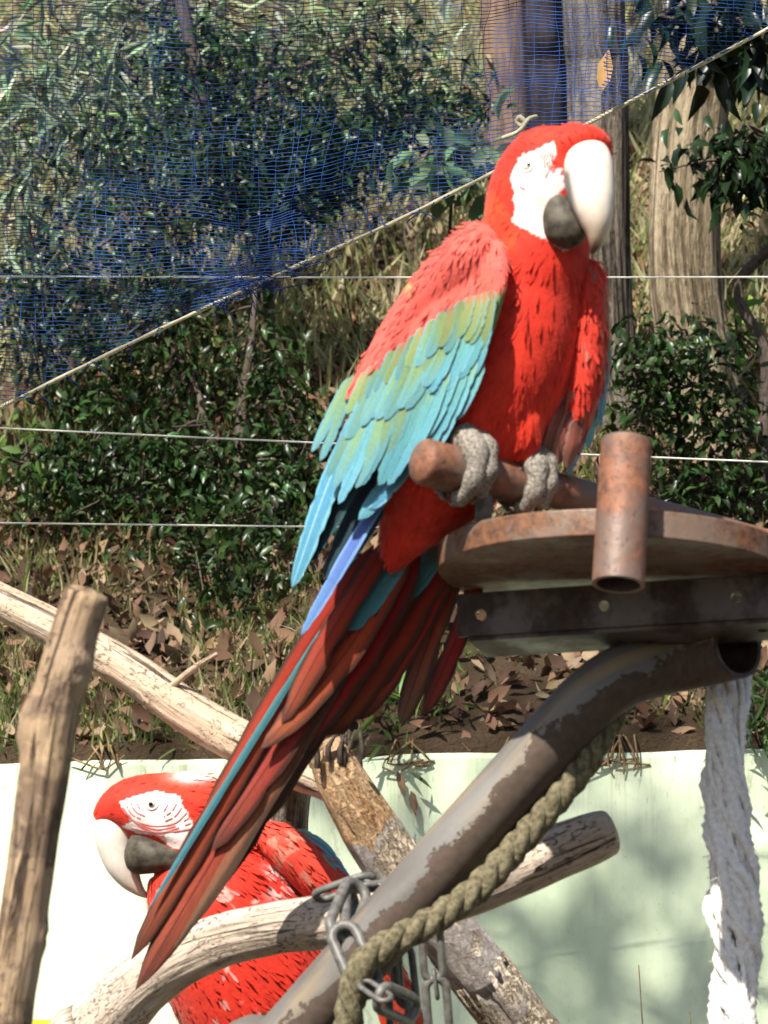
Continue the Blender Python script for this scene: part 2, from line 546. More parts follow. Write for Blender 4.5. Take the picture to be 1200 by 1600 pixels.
# paint flaking off the pipe: brown underside and chipped edge follow the pipe's own section
b = NB('grey_paint_over_rust')
tc = b.attr('tubeco').outputs['Vector']
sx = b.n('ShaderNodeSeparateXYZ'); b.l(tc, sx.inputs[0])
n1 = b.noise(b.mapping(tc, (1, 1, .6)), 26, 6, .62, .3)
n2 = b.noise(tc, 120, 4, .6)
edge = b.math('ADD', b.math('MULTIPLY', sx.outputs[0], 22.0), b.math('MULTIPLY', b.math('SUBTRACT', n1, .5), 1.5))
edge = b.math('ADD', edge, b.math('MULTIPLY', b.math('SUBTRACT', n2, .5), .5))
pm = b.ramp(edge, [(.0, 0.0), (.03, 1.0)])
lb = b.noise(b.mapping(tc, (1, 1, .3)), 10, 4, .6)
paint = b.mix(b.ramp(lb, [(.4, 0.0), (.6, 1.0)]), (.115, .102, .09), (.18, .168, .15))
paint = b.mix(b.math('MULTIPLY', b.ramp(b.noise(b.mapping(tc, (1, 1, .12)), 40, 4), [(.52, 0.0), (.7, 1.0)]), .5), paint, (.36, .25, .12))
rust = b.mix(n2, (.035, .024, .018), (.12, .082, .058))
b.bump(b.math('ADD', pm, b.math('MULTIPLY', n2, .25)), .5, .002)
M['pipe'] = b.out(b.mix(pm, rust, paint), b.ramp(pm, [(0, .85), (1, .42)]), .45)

# pale green painted wall with dirt runs
b = NB('pale_green_painted_concrete')
g = b.obj()
n1 = b.noise(g, 2.2, 4); n2 = b.noise(g, 55, 5, .6)
runs = b.noise(b.mapping(g, (34, 34, 1.2)), 1.0, 5, .7)
sz = b.n('ShaderNodeSeparateXYZ'); b.l(g, sz.inputs[0])
top = b.ramp(b.math('MULTIPLY_ADD', sz.outputs[2], 2.2, -4.45), [(0.0, 0.0), (.55, .25), (1.0, 1.0)])
base = b.mix(b.ramp(n1, [(.4, 0.0), (.62, 1.0)]), (.58, .68, .47), (.66, .74, .54))
fl = b.noise(b.mapping(g, (70, 70, 14)), 1.0, 5, .7)
base = b.mix(b.math('MULTIPLY', b.ramp(n2, [(.55, 0.0), (.75, 1.0)]), .18), base, (.33, .38, .25))
dm = b.math('MULTIPLY', b.ramp(runs, [(.50, 0.0), (.68, 1.0)]), top)
M['wall'] = None
c = b.mix(b.math('MULTIPLY', dm, .8), base, (.16, .12, .07))
c = b.mix(b.math('MULTIPLY', b.math('MULTIPLY', b.ramp(fl, [(.58, 0.0), (.68, 1.0)]), b.ramp(top, [(.1, 0.0), (.7, 1.0)])), .8), c, (.10, .08, .05))
c = b.mix(b.math('MULTIPLY', b.ramp(b.noise(b.mapping(g, (3.5, 3.5, 1.1)), 1.6, 6, .7), [(.5, 0.0), (.75, 1.0)]), .45), c, (.34, .36, .22))
vo = b.n('ShaderNodeTexVoronoi', feature='DISTANCE_TO_EDGE'); vo.inputs['Scale'].default_value = 1.3
cw = b.n('ShaderNodeMix', data_type='VECTOR'); cw.inputs[0].default_value = .25
b.l(g, cw.inputs[4]); cn = b.n('ShaderNodeTexNoise'); cn.inputs['Scale'].default_value = 5; cn.inputs['Detail'].default_value = 5; b.l(g, cn.inputs['Vector']); b.l(cn.outputs['Color'], cw.inputs[5]); b.l(cw.outputs[1], vo.inputs['Vector'])
c = b.mix(b.math('MULTIPLY', b.ramp(vo.outputs['Distance'], [(.002, 1.0), (.008, 0.0)]), .35), c, (.22, .22, .15))
c = b.mix(b.math('MULTIPLY', b.ramp(b.noise(g, 140, 3, .7), [(.66, 0.0), (.72, 1.0)]), .35), c, (.2, .17, .1))
b.bump(n2, .15, .004)
M['wall'] = b.out(c, .8, .2)

b = NB('leaf_mould_soil')
g = b.geo()
n = b.noise(g, 14, 8, .65); n2 = b.noise(g, 90, 5, .7)
c = b.mix(n, (.045, .028, .018), (.17, .115, .072))
c = b.mix(b.math('MULTIPLY', n2, .6), c, (.10, .07, .04))
b.bump(b.math('ADD', n, n2), 1.0, .03)
M['soil'] = b.out(c, .95, .1)
b = NB('dark_enclosure_floor')
g = b.geo(); n = b.noise(g, 4, 8, .65); n2 = b.noise(g, 60, 5, .7)
b.bump(n2, .5, .01)
M['floor'] = b.out(b.mix(n, (.035, .028, .02), (.08, .065, .048)), .95, .1)  # floor darkened to cut the light bounced up under the platform

# ------------------------------------------------------------------ setting: floor, wall, bank
def wall_y(x):
    return 6.0 - 0.13 * x


WALL_TOP = float(P(600, 1180, 1)[2] - 1.5)
_e = P(600, 1180, 1) - CAM
WALL_TOP = 1.5 + _e[2] / _e[1] * 6.0
SLOPE = 0.74


def bank_z(x, y):
    t = y - wall_y(x)
    z = WALL_TOP + 0.02 + SLOPE * min(t, 9.0) + 0.25 * SLOPE * max(t - 9.0, 0)
    k = min(max(t / 0.5, 0), 1)
    return z + k * (0.10 * fb(x * .9, y * .9, 3.1, 3) + 0.035 * fb(x * 4, y * 4, 1.7, 3))


def bank_hit(px, py):
    """where the ray through a photo pixel meets the bank"""
    dr = unit(P(px, py, 1.0) - CAM)
    t = 6.0
    while t < 60:
        q = CAM + dr * t
        if q[1] > wall_y(q[0]) and q[2] < bank_z(q[0], q[1]):
            return q
        t += 0.03
    return CAM + dr * 14


def bank_normal(x, y):
    e = .05
    return unit([-(bank_z(x + e, y) - bank_z(x - e, y)) / (2 * e), -(bank_z(x, y + e) - bank_z(x, y - e)) / (2 * e), 1])


V = [(-80, -80, 0), (80, -80, 0), (80, 6.4, 0), (-80, 6.4, 0)]
tag(mobj('ground', V, [(0, 1, 2, 3)], M['floor'], origin=(0, 0, 0)), kind='structure')

# wall with a slightly uneven top
xs = np.linspace(-5, 5, 260)
Vw, Fw = [], []
for x in xs:
    zt = WALL_TOP + .006 * fb(x * 3, 0, 0, 4)
    y0 = wall_y(x)
    for (yy, zz) in ((y0, -.05), (y0, zt - .012), (y0 + .010, zt), (y0 + .16, zt + .004), (y0 + .16, -.05)):
        Vw.append((x, yy, zz))
for i in range(len(xs) - 1):
    for k in range(4):
        a = i * 5 + k
        Fw.append((a, a + 5, a + 6, a + 1))
wall = mobj('retaining_wall', Vw, Fw, M['wall'], origin=(0, 6, 0), smooth=False)
tag(wall, 'pale green painted retaining wall below the leafy bank', 'wall')

# bank
nx, ny = 150, 170
X = np.concatenate([np.linspace(-60, -3.2, 12)[:-1], np.linspace(-3.2, 3.2, nx), np.linspace(3.2, 60, 12)[1:]])
T = np.concatenate([[0.012], np.linspace(0.016, 7, ny), np.linspace(7, 90, 14)[1:]])
Vb = np.array([(x, wall_y(x) + t, bank_z(x, wall_y(x) + t) - (.12 if it == 0 else 0)) for it, t in enumerate(T) for x in X])
n = len(X)
i, j = np.meshgrid(np.arange(len(T) - 1), np.arange(n - 1), indexing='ij')
Fb = np.stack([i * n + j, i * n + j + 1, (i + 1) * n + j + 1, (i + 1) * n + j], 2).reshape(-1, 4)
bank = mobj('hillside_bank', Vb, Fb, M['soil'], origin=(0, 6, WALL_TOP))
tag(bank, kind='structure')
LOC[bank] = np.array([0, 6, WALL_TOP], float)


def bank_scatter(n, x0, x1, t0, t1, dens=None):
    out = []
    while len(out) < n:
        x = random.uniform(x0, x1); t = random.uniform(t0, t1)
        if dens and random.random() > dens(x, t): continue
        y = wall_y(x) + t
        out.append((x, y, bank_z(x, y)))
    return np.array(out)


# dead leaves: the mass, then larger single ones near the wall top
n = 14000
C = bank_scatter(n, -1.7, 1.7, .02, 3.6)
Nn = np.array([unit(np.array([0, -SLOPE, 1]) + rng.normal(0, .38, 3)) for _ in range(n)])
C[:, 2] += rng.uniform(.004, .035, n)
L = rng.uniform(.025, .07, n)
pal = np.array([(.25, .155, .095), (.17, .095, .06), (.36, .25, .16), (.11, .065, .045), (.22, .12, .075)])
cc = vary(1, n, .25, .08) * pal[rng.integers(0, 5, n)]
V, F, cc = cards(C, rng.normal(0, 1, (n, 3)), Nn, L, L * rng.uniform(.6, 1, n), DEAD_T, LEAF_TRI, cc)
o = mobj('leaf_litter', V, F, M['dead_leaf'], origin=(0, 6, WALL_TOP), colr=cc, smooth=False)
tag(o, 'brown fallen leaves carpeting the bank above the green wall', 'leaf litter', kind='stuff')
dmesh = []
for k in range(5):
    cv = np.repeat(pal[k][None] * 1.1, len(DEAD_T), 0)
    T2 = DEAD_T.copy(); T2[:, 2] *= random.uniform(.4, 1.8); T2[:, 0] *= random.uniform(.8, 1.3)
    me = raw_mesh('dead_leaf', T2, LEAF_TRI, colr=cv, smooth=False); me.materials.append(M['dead_leaf']); dmesh.append(me)
C = bank_scatter(150, -.9, .95, .03, 1.1)
for c in C:
    o = bpy.data.objects.new('dead_leaf', random.choice(dmesh)); col.objects.link(o)
    o.parent = bank
    o.location = c - LOC[bank] + np.array([0, 0, .03])
    o.rotation_euler = (R(38 + random.gauss(0, 22)), R(random.gauss(0, 22)), random.uniform(0, 6.28))
    s = random.uniform(.04, .07); o.scale = (s, s, s)


# grass near the wall and dry dwarf bamboo above
def blades(n, area, dens, hl, wd, colours, lean, name, label, cat, mat='blade'):
    C = bank_scatter(n, *area, dens=dens)
    Y = np.array([0, -.25, 1.0]) + rng.normal(0, lean, (n, 3))
    Z = rng.normal(0, 1, (n, 3)); Z[:, 1] -= .8
    L = rng.uniform(*hl, n); W = rng.uniform(*wd, n)
    pc = np.array(colours)
    cc = vary(1, n, .25, .10) * pc[rng.integers(0, len(pc), n)]
    V, F, cc = cards(C - np.array([0, 0, .01]), Y, Z, L, W, BLADE_T, BLADE_TRI, cc)
    o = mobj(name, V, F, M[mat], origin=(0, 6, WALL_TOP), colr=cc, smooth=False)
    return tag(o, label, cat, kind='stuff')


def d_grass(x, t):
    v = fb(x * 2.2, t * 2.2, 9.3, 3) * 1.3 + .25
    if x < -.15: v += .75 * max(0, 1 - abs(t - .12) / .40) - .25 * min(t, 1)
    else: v -= .3
    return min(max(v, .02), 1)


blades(11000, (-1.5, 1.4, .01, 1.9), d_grass, (.03, .10), (.003, .007),
       [(.20, .25, .07), (.32, .34, .13), (.50, .42, .22), (.13, .19, .05), (.56, .48, .30)], .45,
       'grass_tufts', 'short green and straw coloured grass along the wall top', 'grass')


def d_sasa(x, t):
    return min(max((t - 1.05) / .9, 0), 1) * (0.45 + .55 * min(max(fb(x * 2, t * 2, 5.5, 3) + .6, 0), 1))


blades(34000, (-1.9, 1.9, 1.0, 5.4), d_sasa, (.06, .19), (.005, .013),
       [(.62, .56, .32), (.42, .44, .18), (.70, .62, .40), (.28, .33, .12), (.54, .48, .26), (.66, .58, .34)], .6,
       'dwarf_bamboo_thicket', 'dense straw and olive dwarf bamboo covering the hillside', 'bamboo grass')


# ------------------------------------------------------------------ trees
def leafmass(centres, per, spread, size, base, tmpl=LEAF_T, down=.5, asp=1.0):
    n = len(centres) * per
    C = np.repeat(np.asarray(centres), per, 0) + rng.normal(0, 1, (n, 3)) * spread
    Y = rng.normal(0, 1, (n, 3)) + np.array([0, 0, -down])
    Z = rng.normal(0, .7, (n, 3)) + np.array([0, -.2, 1.0])
    L = size * rng.uniform(.65, 1.25, n)
    return C, Y, Z, L, L * asp, vary(base, n, .42, .14)


def bark_disp(amp, fz=9, fa=5):
    def f(s, th, r):
        v = fb(math.cos(th) * fa, math.sin(th) * fa, s * fz * .12, 4)
        return amp * v + amp * .7 * fb(math.cos(th) * 1.4, math.sin(th) * 1.4, s * 1.1 + 7, 2)
    return f


def tree(name, label, px_line, d, wpx, mat, amp, crown_c, crown_r, crown_n, leafc, seed, base=None, per=14):
    """px_line: photo points up the trunk; base continues to the bank, crown is over the frame"""
    random.seed(seed)
    if base is None:
        a = P(px_line[0][0], px_line[0][1], d)
        base = np.array([a[0], a[1], bank_z(a[0], a[1]) - .05])
        pts = [base] if base[2] < a[2] - .02 else []
        up = [P(x, y, d) for x, y in px_line]
        if not pts: up[0] = base
        pts += up
    else:
        base = np.asarray(base, float); pts = [base] + [np.asarray(q, float) for q in px_line]
    e = pts[-1]; dirn = unit(pts[-1] - pts[-2])
    crown_c = np.asarray(crown_c, float)
    tip = crown_c + np.array([0, 0, crown_r * .4])
    mid = e + np.array([0, 0, .9]) + dirn * .3
    pts += [mid, mid * .5 + tip * .5 + np.array([0, .2, .3]), tip]
    r0 = wpx / 2 * KPX * d
    m = len(pts)
    rad = [r0 * 1.12] + [r0 * (1 - .02 * i) for i in range(1, m - 2)] + [r0 * .5, r0 * .12]
    C = catmull(np.column_stack([pts, rad]), 90)
    V, F, co = sweep(C[:, :3], C[:, 3], 84 if amp > .1 else 40, ref=(0, 1, 0.02), disp=bark_disp(amp, fa=9 if amp > .1 else 5), cap0=None)
    rt = root(name, label, 'tree', base)
    mobj('trunk', V, F, mat, rt, vec=co)
    limbs, centres = [], []
    for k in range(11):
        s = C[random.randint(58, 84)]
        ang = k * 2.4 + random.random()
        end = crown_c + np.array([math.cos(ang) * crown_r * random.uniform(.5, 1), math.sin(ang) * crown_r * random.uniform(.5, 1), random.uniform(-.4, .5) * crown_r])
        midp = (s[:3] + end) / 2 + np.array([0, 0, .25])
        L = catmull(np.array([[*s[:3], r0 * .35], [*midp, r0 * .2], [*end, r0 * .05]]), 14)
        limbs.append(sweep(L[:, :3], L[:, 3], 7, ref=(.1, .2, 1))[:3])
        for q in range(crown_n // 11):
            centres.append(L[random.randint(5, 13), :3] + np.array([random.gauss(0, .35), random.gauss(0, .35), random.gauss(0, .25)]) * crown_r * .6)
    V, F, co = join(limbs)
    mobj('branches', V, F, mat, rt, vec=co)
    C, Y, Z, L, W, cc = leafmass(centres, per, .13, .11, leafc)
    V, F, cc = cards(C, Y, Z, L, W, LEAF_T, LEAF_TRI, cc)
    tag(mobj('crown', V, F, M['leaf_soft'], rt, colr=cc), kind='stuff')
    return rt


GREEN = (.055, .085, .022)
tree('slim_tree', 'slim smooth reddish brown trunk behind the standing macaw\'s head, left of the dark trunk', [(800, 420), (797, 330), (795, 170), (786, 0)], 8.6, 76, M['trunk_brown'], .05,
     (.2, 8.6, 8.8), 1.0, 66, GREEN, 1)
tree('dark_tree', 'nearly black shaded trunk between the reddish trunk and the grey furrowed trunk', [(862, 420), (860, 200), (852, 90), (848, 0)], 9.1, 66, M['trunk_shaded'], .06,
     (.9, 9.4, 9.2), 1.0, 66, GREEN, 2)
tree('grey_tree', 'grey furrowed trunk directly behind the pale beak', [(966, 690), (948, 600), (936, 430), (934, 250), (932, 90), (926, 0)], 7.45, 98, M['trunk_grey'], .12,
     (.5, 7.6, 8.0), 1.0, 66, GREEN, 3)
tree('tan_tree', 'broad tan furrowed trunk right of the macaws, dark bush at its foot', [(1112, 745), (1098, 620), (1068, 440), (1070, 262), (1084, 130), (1092, 0)], 7.25, 116, M['trunk_tan'], .13,
     (1.2, 7.4, 8.0), 1.1, 77, GREEN, 4)
tree('shade_tree', 'leafy tree left of the enclosure whose crown dapples the green wall', [(-3.6, 1.25, 2.2), (-3.2, 1.1, 4.6)], 4.0, 90, M['trunk_grey'], .12,
     (-2.0, .5, 8.0), .75, 121, GREEN, 5, base=(-3.7, 1.3, -.05), per=5)


# ------------------------------------------------------------------ bushes
def bush(name, label, cat, blobs, nclus, per, size, base_px, colr, stems, mat='leaf_gloss', nsingle=150, tmpl=LEAF_T, asp=1.0, spread=.045, seed=0, down=.4, group=None, base=None):
    """blobs: (px, py, d, rx_px, ry_px, rz_m); leaves grow in twig clusters inside the blobs"""
    random.seed(seed)
    if base is None:
        base = bank_hit(*base_px)
    rt = root(name, label, cat, base, group)
    cents = []
    wts = [bb[3] * bb[4] for bb in blobs]
    for _ in range(nclus):
        bb = random.choices(blobs, wts)[0]
        while True:
            q = np.array([random.uniform(-1, 1) for _ in range(3)])
            if q @ q < 1: break
        d = bb[2] + q[2] * bb[5]
        c = P(bb[0] + q[0] * bb[3], bb[1] + q[1] * bb[4], d)
        if c[1] > wall_y(c[0]) - .02 and c[2] < bank_z(c[0], c[1]) + .05:
            h = bank_hit(bb[0] + q[0] * bb[3], bb[1] + q[1] * bb[4])
            c = h + unit(CAM - h) * random.uniform(.04, .28)
        cents.append(c)
    cents = np.array(cents)
    cents[:, 2] = np.maximum(cents[:, 2], [bank_z(c[0], c[1]) + .06 if c[1] > wall_y(c[0]) else -9 for c in cents])
    tw = []
    tips = []
    for st in stems:
        pts = np.array([P(*s[:3]) for s in st]); rr = np.array([s[3] * KPX * s[2] for s in st])
        Cc = catmull(np.column_stack([pts, rr]), 26)
        tw.append(sweep(Cc[:, :3], Cc[:, 3], 10, ref=(.13, 1, .1), disp=lambda s, t, r: .12 * fb(s * 9, t, 0, 2)))
        tips.append(Cc[4:, :3])
    if tips:
        tips = np.vstack(tips)
        for c in cents[::2]:
            k = int(np.argmin(((tips - c) ** 2).sum(1) + rng.uniform(0, .03, len(tips))))
            m = (tips[k] + c) / 2 + rng.normal(0, .02, 3)
            L = catmull(np.array([[*tips[k], .004], [*m, .003], [*c, .0015]]), 6)
            tw.append(sweep(L[:, :3], L[:, 3], 4, ref=(.1, 1, .2), cap0=None, cap1=None))
        V, F, co = join(tw)
        mobj('branches', V, F, M['twig'], rt, vec=co)
    C, Y, Z, L, W, cc = leafmass(cents, per, spread, size, colr, tmpl, down, asp)
    bz = np.array([bank_z(c[0], c[1]) if c[1] > wall_y(c[0]) else -9 for c in C])
    C[:, 2] = np.maximum(C[:, 2], bz + .02)
    dep = (C - CAM) @ FWD
    order = np.argsort(dep - L * 3)
    near, rest = order[:nsingle], order[nsingle:]
    V, F, c2 = cards(C[rest], Y[rest], Z[rest], L[rest], W[rest], tmpl, LEAF_TRI, cc[rest])
    tag(mobj('foliage', V, F, M[mat], rt, colr=c2), kind='stuff')
    if nsingle:
        lm = []
        for k in range(6):
            cv = np.repeat(vary(colr, 1, .25, .1), len(tmpl), 0)
            T2 = tmpl * np.array([asp, 1, random.uniform(.5, 1.6)])
            me = raw_mesh('leaf', T2, LEAF_TRI, colr=cv); me.materials.append(M[mat]); lm.append(me)
        for k in near:
            y = unit(Y[k]); x = unit(np.cross(y, Z[k])); z = np.cross(x, y)
            o = bpy.data.objects.new('leaf', lm[int(k) % 6]); col.objects.link(o); o.parent = rt
            m = Matrix(((x[0], y[0], z[0], 0), (x[1], y[1], z[1], 0), (x[2], y[2], z[2], 0), (0, 0, 0, 1)))
            o.matrix_local = Matrix.Translation(C[k] - base) @ m @ Matrix.Scale(float(L[k]), 4)
    return rt


CAMG = (.026, .050, .015)
bush('camellia_bush', 'large dark glossy bush left of the standing macaw\'s tail', 'bush',
     [(300, 760, 7.3, 190, 110, .22), (180, 700, 7.3, 120, 70, .2), (375, 890, 6.9, 95, 80, .15), (420, 620, 7.4, 70, 120, .2), (250, 540, 7.5, 120, 100, .2), (450, 760, 7.2, 60, 130, .18), (100, 760, 7.3, 70, 60, .15)],
     340, 14, .034, (395, 940), CAMG,
     [[(395, 935, 7.35, 9), (375, 740, 7.35, 9), (380, 620, 7.4, 8), (392, 540, 7.4, 6), (400, 440, 7.45, 3)],
      [(385, 930, 7.35, 7), (345, 730, 7.35, 6), (320, 660, 7.35, 5), (300, 590, 7.4, 4), (230, 500, 7.4, 2)],
      [(390, 935, 7.3, 7), (300, 860, 7.2, 5), (210, 780, 7.2, 4), (110, 740, 7.25, 2)],
      [(395, 930, 7.3, 6), (440, 840, 7.2, 5), (460, 700, 7.2, 3)]], nsingle=280, seed=11)
bush('camellia_tree', 'dark evergreen tree seen through the blue net, its crown spreading to the reddish trunk', 'tree',
     [(720, 165, 7.8, 60, 20, .10), (650, 182, 7.8, 70, 26, .12), (575, 215, 7.8, 75, 40, .15), (500, 250, 7.75, 90, 60, .18), (430, 300, 7.7, 95, 70, .2), (720, 165, 7.8, 60, 20, .10), (650, 182, 7.8, 70, 26, .12), (575, 215, 7.8, 75, 40, .15), (500, 250, 7.75, 90, 60, .18), (430, 300, 7.7, 95, 70, .2), (380, 350, 7.65, 90, 60, .2), (720, 165, 7.8, 60, 20, .10), (650, 182, 7.8, 70, 26, .12), (575, 215, 7.8, 75, 40, .15), (500, 250, 7.75, 90, 60, .18), (430, 300, 7.7, 95, 70, .2), (250, 260, 7.7, 120, 110, .3), (400, 160, 7.8, 120, 90, .3), (170, 400, 7.6, 130, 80, .25), (60, 470, 7.6, 90, 70, .2), (300, 80, 7.9, 110, 80, .3), (110, 580, 7.6, 80, 50, .2), (560, 90, 8.0, 100, 50, .2)],
     520, 14, .034, (420, 700), CAMG,
     [[(425, 700, 8.0, 9), (420, 480, 7.9, 9), (400, 330, 7.8, 9), (330, 210, 7.8, 10), (300, 80, 7.8, 11), (270, -60, 7.8, 11)],
      [(405, 380, 7.85, 7), (480, 270, 7.8, 5), (600, 200, 7.8, 4), (760, 160, 7.9, 2)],
      [(400, 360, 7.85, 6), (250, 340, 7.7, 4), (100, 420, 7.6, 3), (40, 470, 7.6, 2)],
      [(330, 200, 7.8, 5), (440, 130, 7.9, 4), (560, 60, 8, 2)]], nsingle=280, seed=12)
bush('dark_shrub', 'dark leafy shrub in front of the broad tan trunk, right of the upright rusty tube', 'bush',
     [(1070, 560, 6.85, 100, 50, .12), (1060, 640, 6.85, 100, 60, .12), (1010, 590, 6.85, 55, 60, .12), (1120, 770, 6.8, 80, 50, .1), (1150, 640, 6.85, 50, 90, .1), (1060, 740, 6.8, 60, 50, .1)],
     135, 11, .034, (1090, 880), CAMG,
     [[(1090, 880, 6.9, 5), (1075, 760, 6.88, 5), (1060, 640, 6.85, 4), (1070, 520, 6.85, 2)], [(1090, 860, 6.9, 4), (1130, 740, 6.85, 3), (1160, 600, 6.85, 2)], [(1080, 780, 6.88, 3), (1010, 660, 6.85, 3), (985, 560, 6.85, 2)]],
     nsingle=150, seed=13)
bush('crooked_sapling', 'crooked dark sapling at the right edge with drooping black-green sprays', 'tree',
     [(1110, 245, 6.9, 70, 28, .10), (1160, 285, 6.9, 60, 26, .10), (1190, 230, 6.9, 40, 60, .12)],
     30, 9, .05, (1185, 900), (.016, .034, .014),
     [[(1185, 900, 7.0, 12), (1188, 760, 7.0, 12), (1198, 620, 7.0, 11), (1195, 545, 7.0, 10), (1165, 490, 7.0, 9), (1152, 445, 7.0, 9), (1190, 400, 7.0, 9), (1260, 340, 6.95, 8), (1290, 230, 6.9, 6)],
      [(1285, 260, 6.9, 4), (1200, 265, 6.9, 3), (1120, 250, 6.9, 2.5), (1030, 268, 6.9, 1)], [(1285, 240, 6.9, 4), (1200, 210, 6.9, 3), (1160, 195, 6.9, 1.5)]],
     nsingle=90, spread=.03, down=1.2, seed=14)
_h = bank_hit(1480, 800); _hx, _hy, _hd = (float(v) for v in to_px(_h))
bush('overhanging_branch', 'large dark leaves hanging in at the upper right corner behind the net', 'branch',
     [(1060, 40, 6.4, 70, 40, .12), (1150, 50, 6.4, 60, 60, .12), (1110, 10, 6.4, 90, 40, .12)],
     26, 6, .085, (1200, 300), (.012, .024, .012),
     [[(_hx, _hy, _hd, 26), (1500, 240, 6.6, 18), (1380, 60, 6.5, 9), (1240, -30, 6.4, 6), (1120, -10, 6.4, 4), (1030, 25, 6.4, 2)], [(1240, -30, 6.4, 4), (1180, 40, 6.4, 3), (1150, 90, 6.4, 1.5)]],
     nsingle=60, spread=.04, down=1.3, seed=15, asp=.8, base=_h)
bush('bamboo_clump', 'pale grey-green bamboo with long narrow leaves at the upper left', 'bamboo',
     [(60, 150, 8.1, 110, 130, .3), (150, 60, 8.2, 120, 80, .3), (150, 210, 8.0, 110, 70, .25), (40, 330, 8.0, 80, 70, .2), (250, 190, 8.3, 110, 120, .3), (420, 60, 8.5, 140, 70, .3), (600, 80, 8.6, 120, 80, .3)],
     270, 7, .10, (120, 560), (.27, .33, .20),
     [[(120, 560, 8.2, 3), (95, 350, 8.2, 3), (75, 150, 8.2, 2.5), (80, -60, 8.2, 2)], [(135, 560, 8.2, 3), (165, 300, 8.2, 3), (185, 100, 8.2, 2), (200, -50, 8.2, 2)], [(105, 560, 8.2, 3), (40, 330, 8.2, 2), (10, 100, 8.2, 2)]],
     mat='leaf_soft', nsingle=160, tmpl=BAMB_T, asp=.9, spread=.08, down=.8, seed=16)
bush('broadleaf_sprig', 'broad pale green leaves just left of the reddish trunk under the cord', 'plant',
     [(710, 240, 7.6, 55, 40, .1), (690, 270, 7.6, 30, 25, .1)], 12, 6, .10, (700, 420), (.14, .20, .10),
     [[(700, 420, 8.0, 3), (705, 320, 7.8, 3), (712, 230, 7.6, 2)]], mat='leaf_soft', nsingle=40, seed=17, asp=.9)
bush('bright_shrub', 'sunlit yellow-green leaves between the tan trunk and the crooked sapling', 'bush',
     [(1160, 560, 7.6, 24, 50, .1), (1150, 510, 7.6, 16, 24, .1), (1170, 630, 7.6, 20, 30, .1)], 14, 5, .06, (1165, 700), (.13, .24, .045),
     [[(1165, 720, 7.8, 3), (1160, 600, 7.7, 3), (1148, 490, 7.6, 2)]], mat='leaf_soft', nsingle=60, seed=18)
bush('low_fern', 'low bright green sprig at the left edge beneath the middle wire', 'plant',
     [(50, 715, 7.0, 60, 18, .12), (20, 735, 7.0, 40, 16, .1)], 14, 5, .04, (40, 800), (.09, .15, .035),
     [[(40, 800, 7.2, 3), (45, 720, 7.05, 2)]], mat='leaf_soft', nsingle=50, seed=19)
bush('wall_top_weed', 'small weed with grassy green leaves on the wall top right of the grey pipe bend', 'plant',
     [(1190, 1080, 6.5, 30, 40, .08), (1180, 1120, 6.4, 30, 30, .06)], 16, 6, .07, (1185, 1165), (.075, .12, .035),
     [[(1185, 1165, 6.3, 2), (1188, 1080, 6.4, 1.5)]], mat='leaf_soft', nsingle=40, tmpl=BAMB_T, seed=20)
bush('leafy_weed', 'small green weed behind the outer tail feathers at the wall top', 'plant',
     [(600, 1105, 6.6, 25, 45, .06), (690, 1080, 6.8, 25, 40, .06)], 14, 6, .06, (610, 1150), (.10, .16, .04),
     [[(605, 1150, 6.4, 2), (600, 1080, 6.5, 1.5)]], mat='leaf_soft', nsingle=30, tmpl=BAMB_T, seed=21)

# dry stems spilling over the wall top
def spill(px, py0, py1, n, seed, label):
    random.seed(seed)
    lines = []
    for k in range(n):
        x = px + random.gauss(0, 22)
        y0 = wall_y((x - 600) * KPX * 6.1)
        a = P(x, py0, 1) - CAM; a = CAM + a / a[1] * (y0 + .05); a[2] = WALL_TOP + .03
        q = [a, a + np.array([random.gauss(0, .01), -.07, -.005]), a + np.array([random.gauss(0, .02), -.065, -.05]),
             a + np.array([random.gauss(0, .03), -.06, -(py1 - py0) * KPX * 6 * random.uniform(.5, 1)])]
        lines.append(catmull(np.array(q), 9))
    V, F = thin_tubes(lines, .0022, 4)
    return tag(mobj('dry_stalks', V, F, M['line2'], vec=V), label, 'dry plant')


M['line2'] = simple_mat('dry_stalk', (.16, .10, .05), (.32, .22, .12), 90, .9, .1)
spill(628, 1172, 1230, 6, 31, 'dry brown stalks hanging over the wall top beside the broken log')
spill(950, 1172, 1235, 10, 32, 'tangle of dry roots hanging over the wall right of the grey pipe')
spill(850, 1172, 1205, 4, 33, 'short dry stalks on the wall top directly behind the grey pipe')
spill(180, 1180, 1200, 4, 34, 'short dry stalks over the wall top above the lower macaw\'s beak')
# dead leaves stuck on the wall face
for (px, py, s, rz, lab) in ((620, 1205, .06, .2, 'curled dead leaf hanging on the green wall, higher of two'), (642, 1235, .06, -.1, 'curled dead leaf hanging on the green wall, lower of two'),):
    a = P(px, py, 1) - CAM; a = CAM + a / a[1] * (wall_y((px - 600) * KPX * 6.1) - .012)
    o = bpy.data.objects.new('hanging_dead_leaf', dmesh[0]); col.objects.link(o)
    o.location = a; o.rotation_euler = (R(-80), R(15), rz + 3.1); o.scale = (s * .6, s, s)
    tag(o, lab, 'dead leaf')
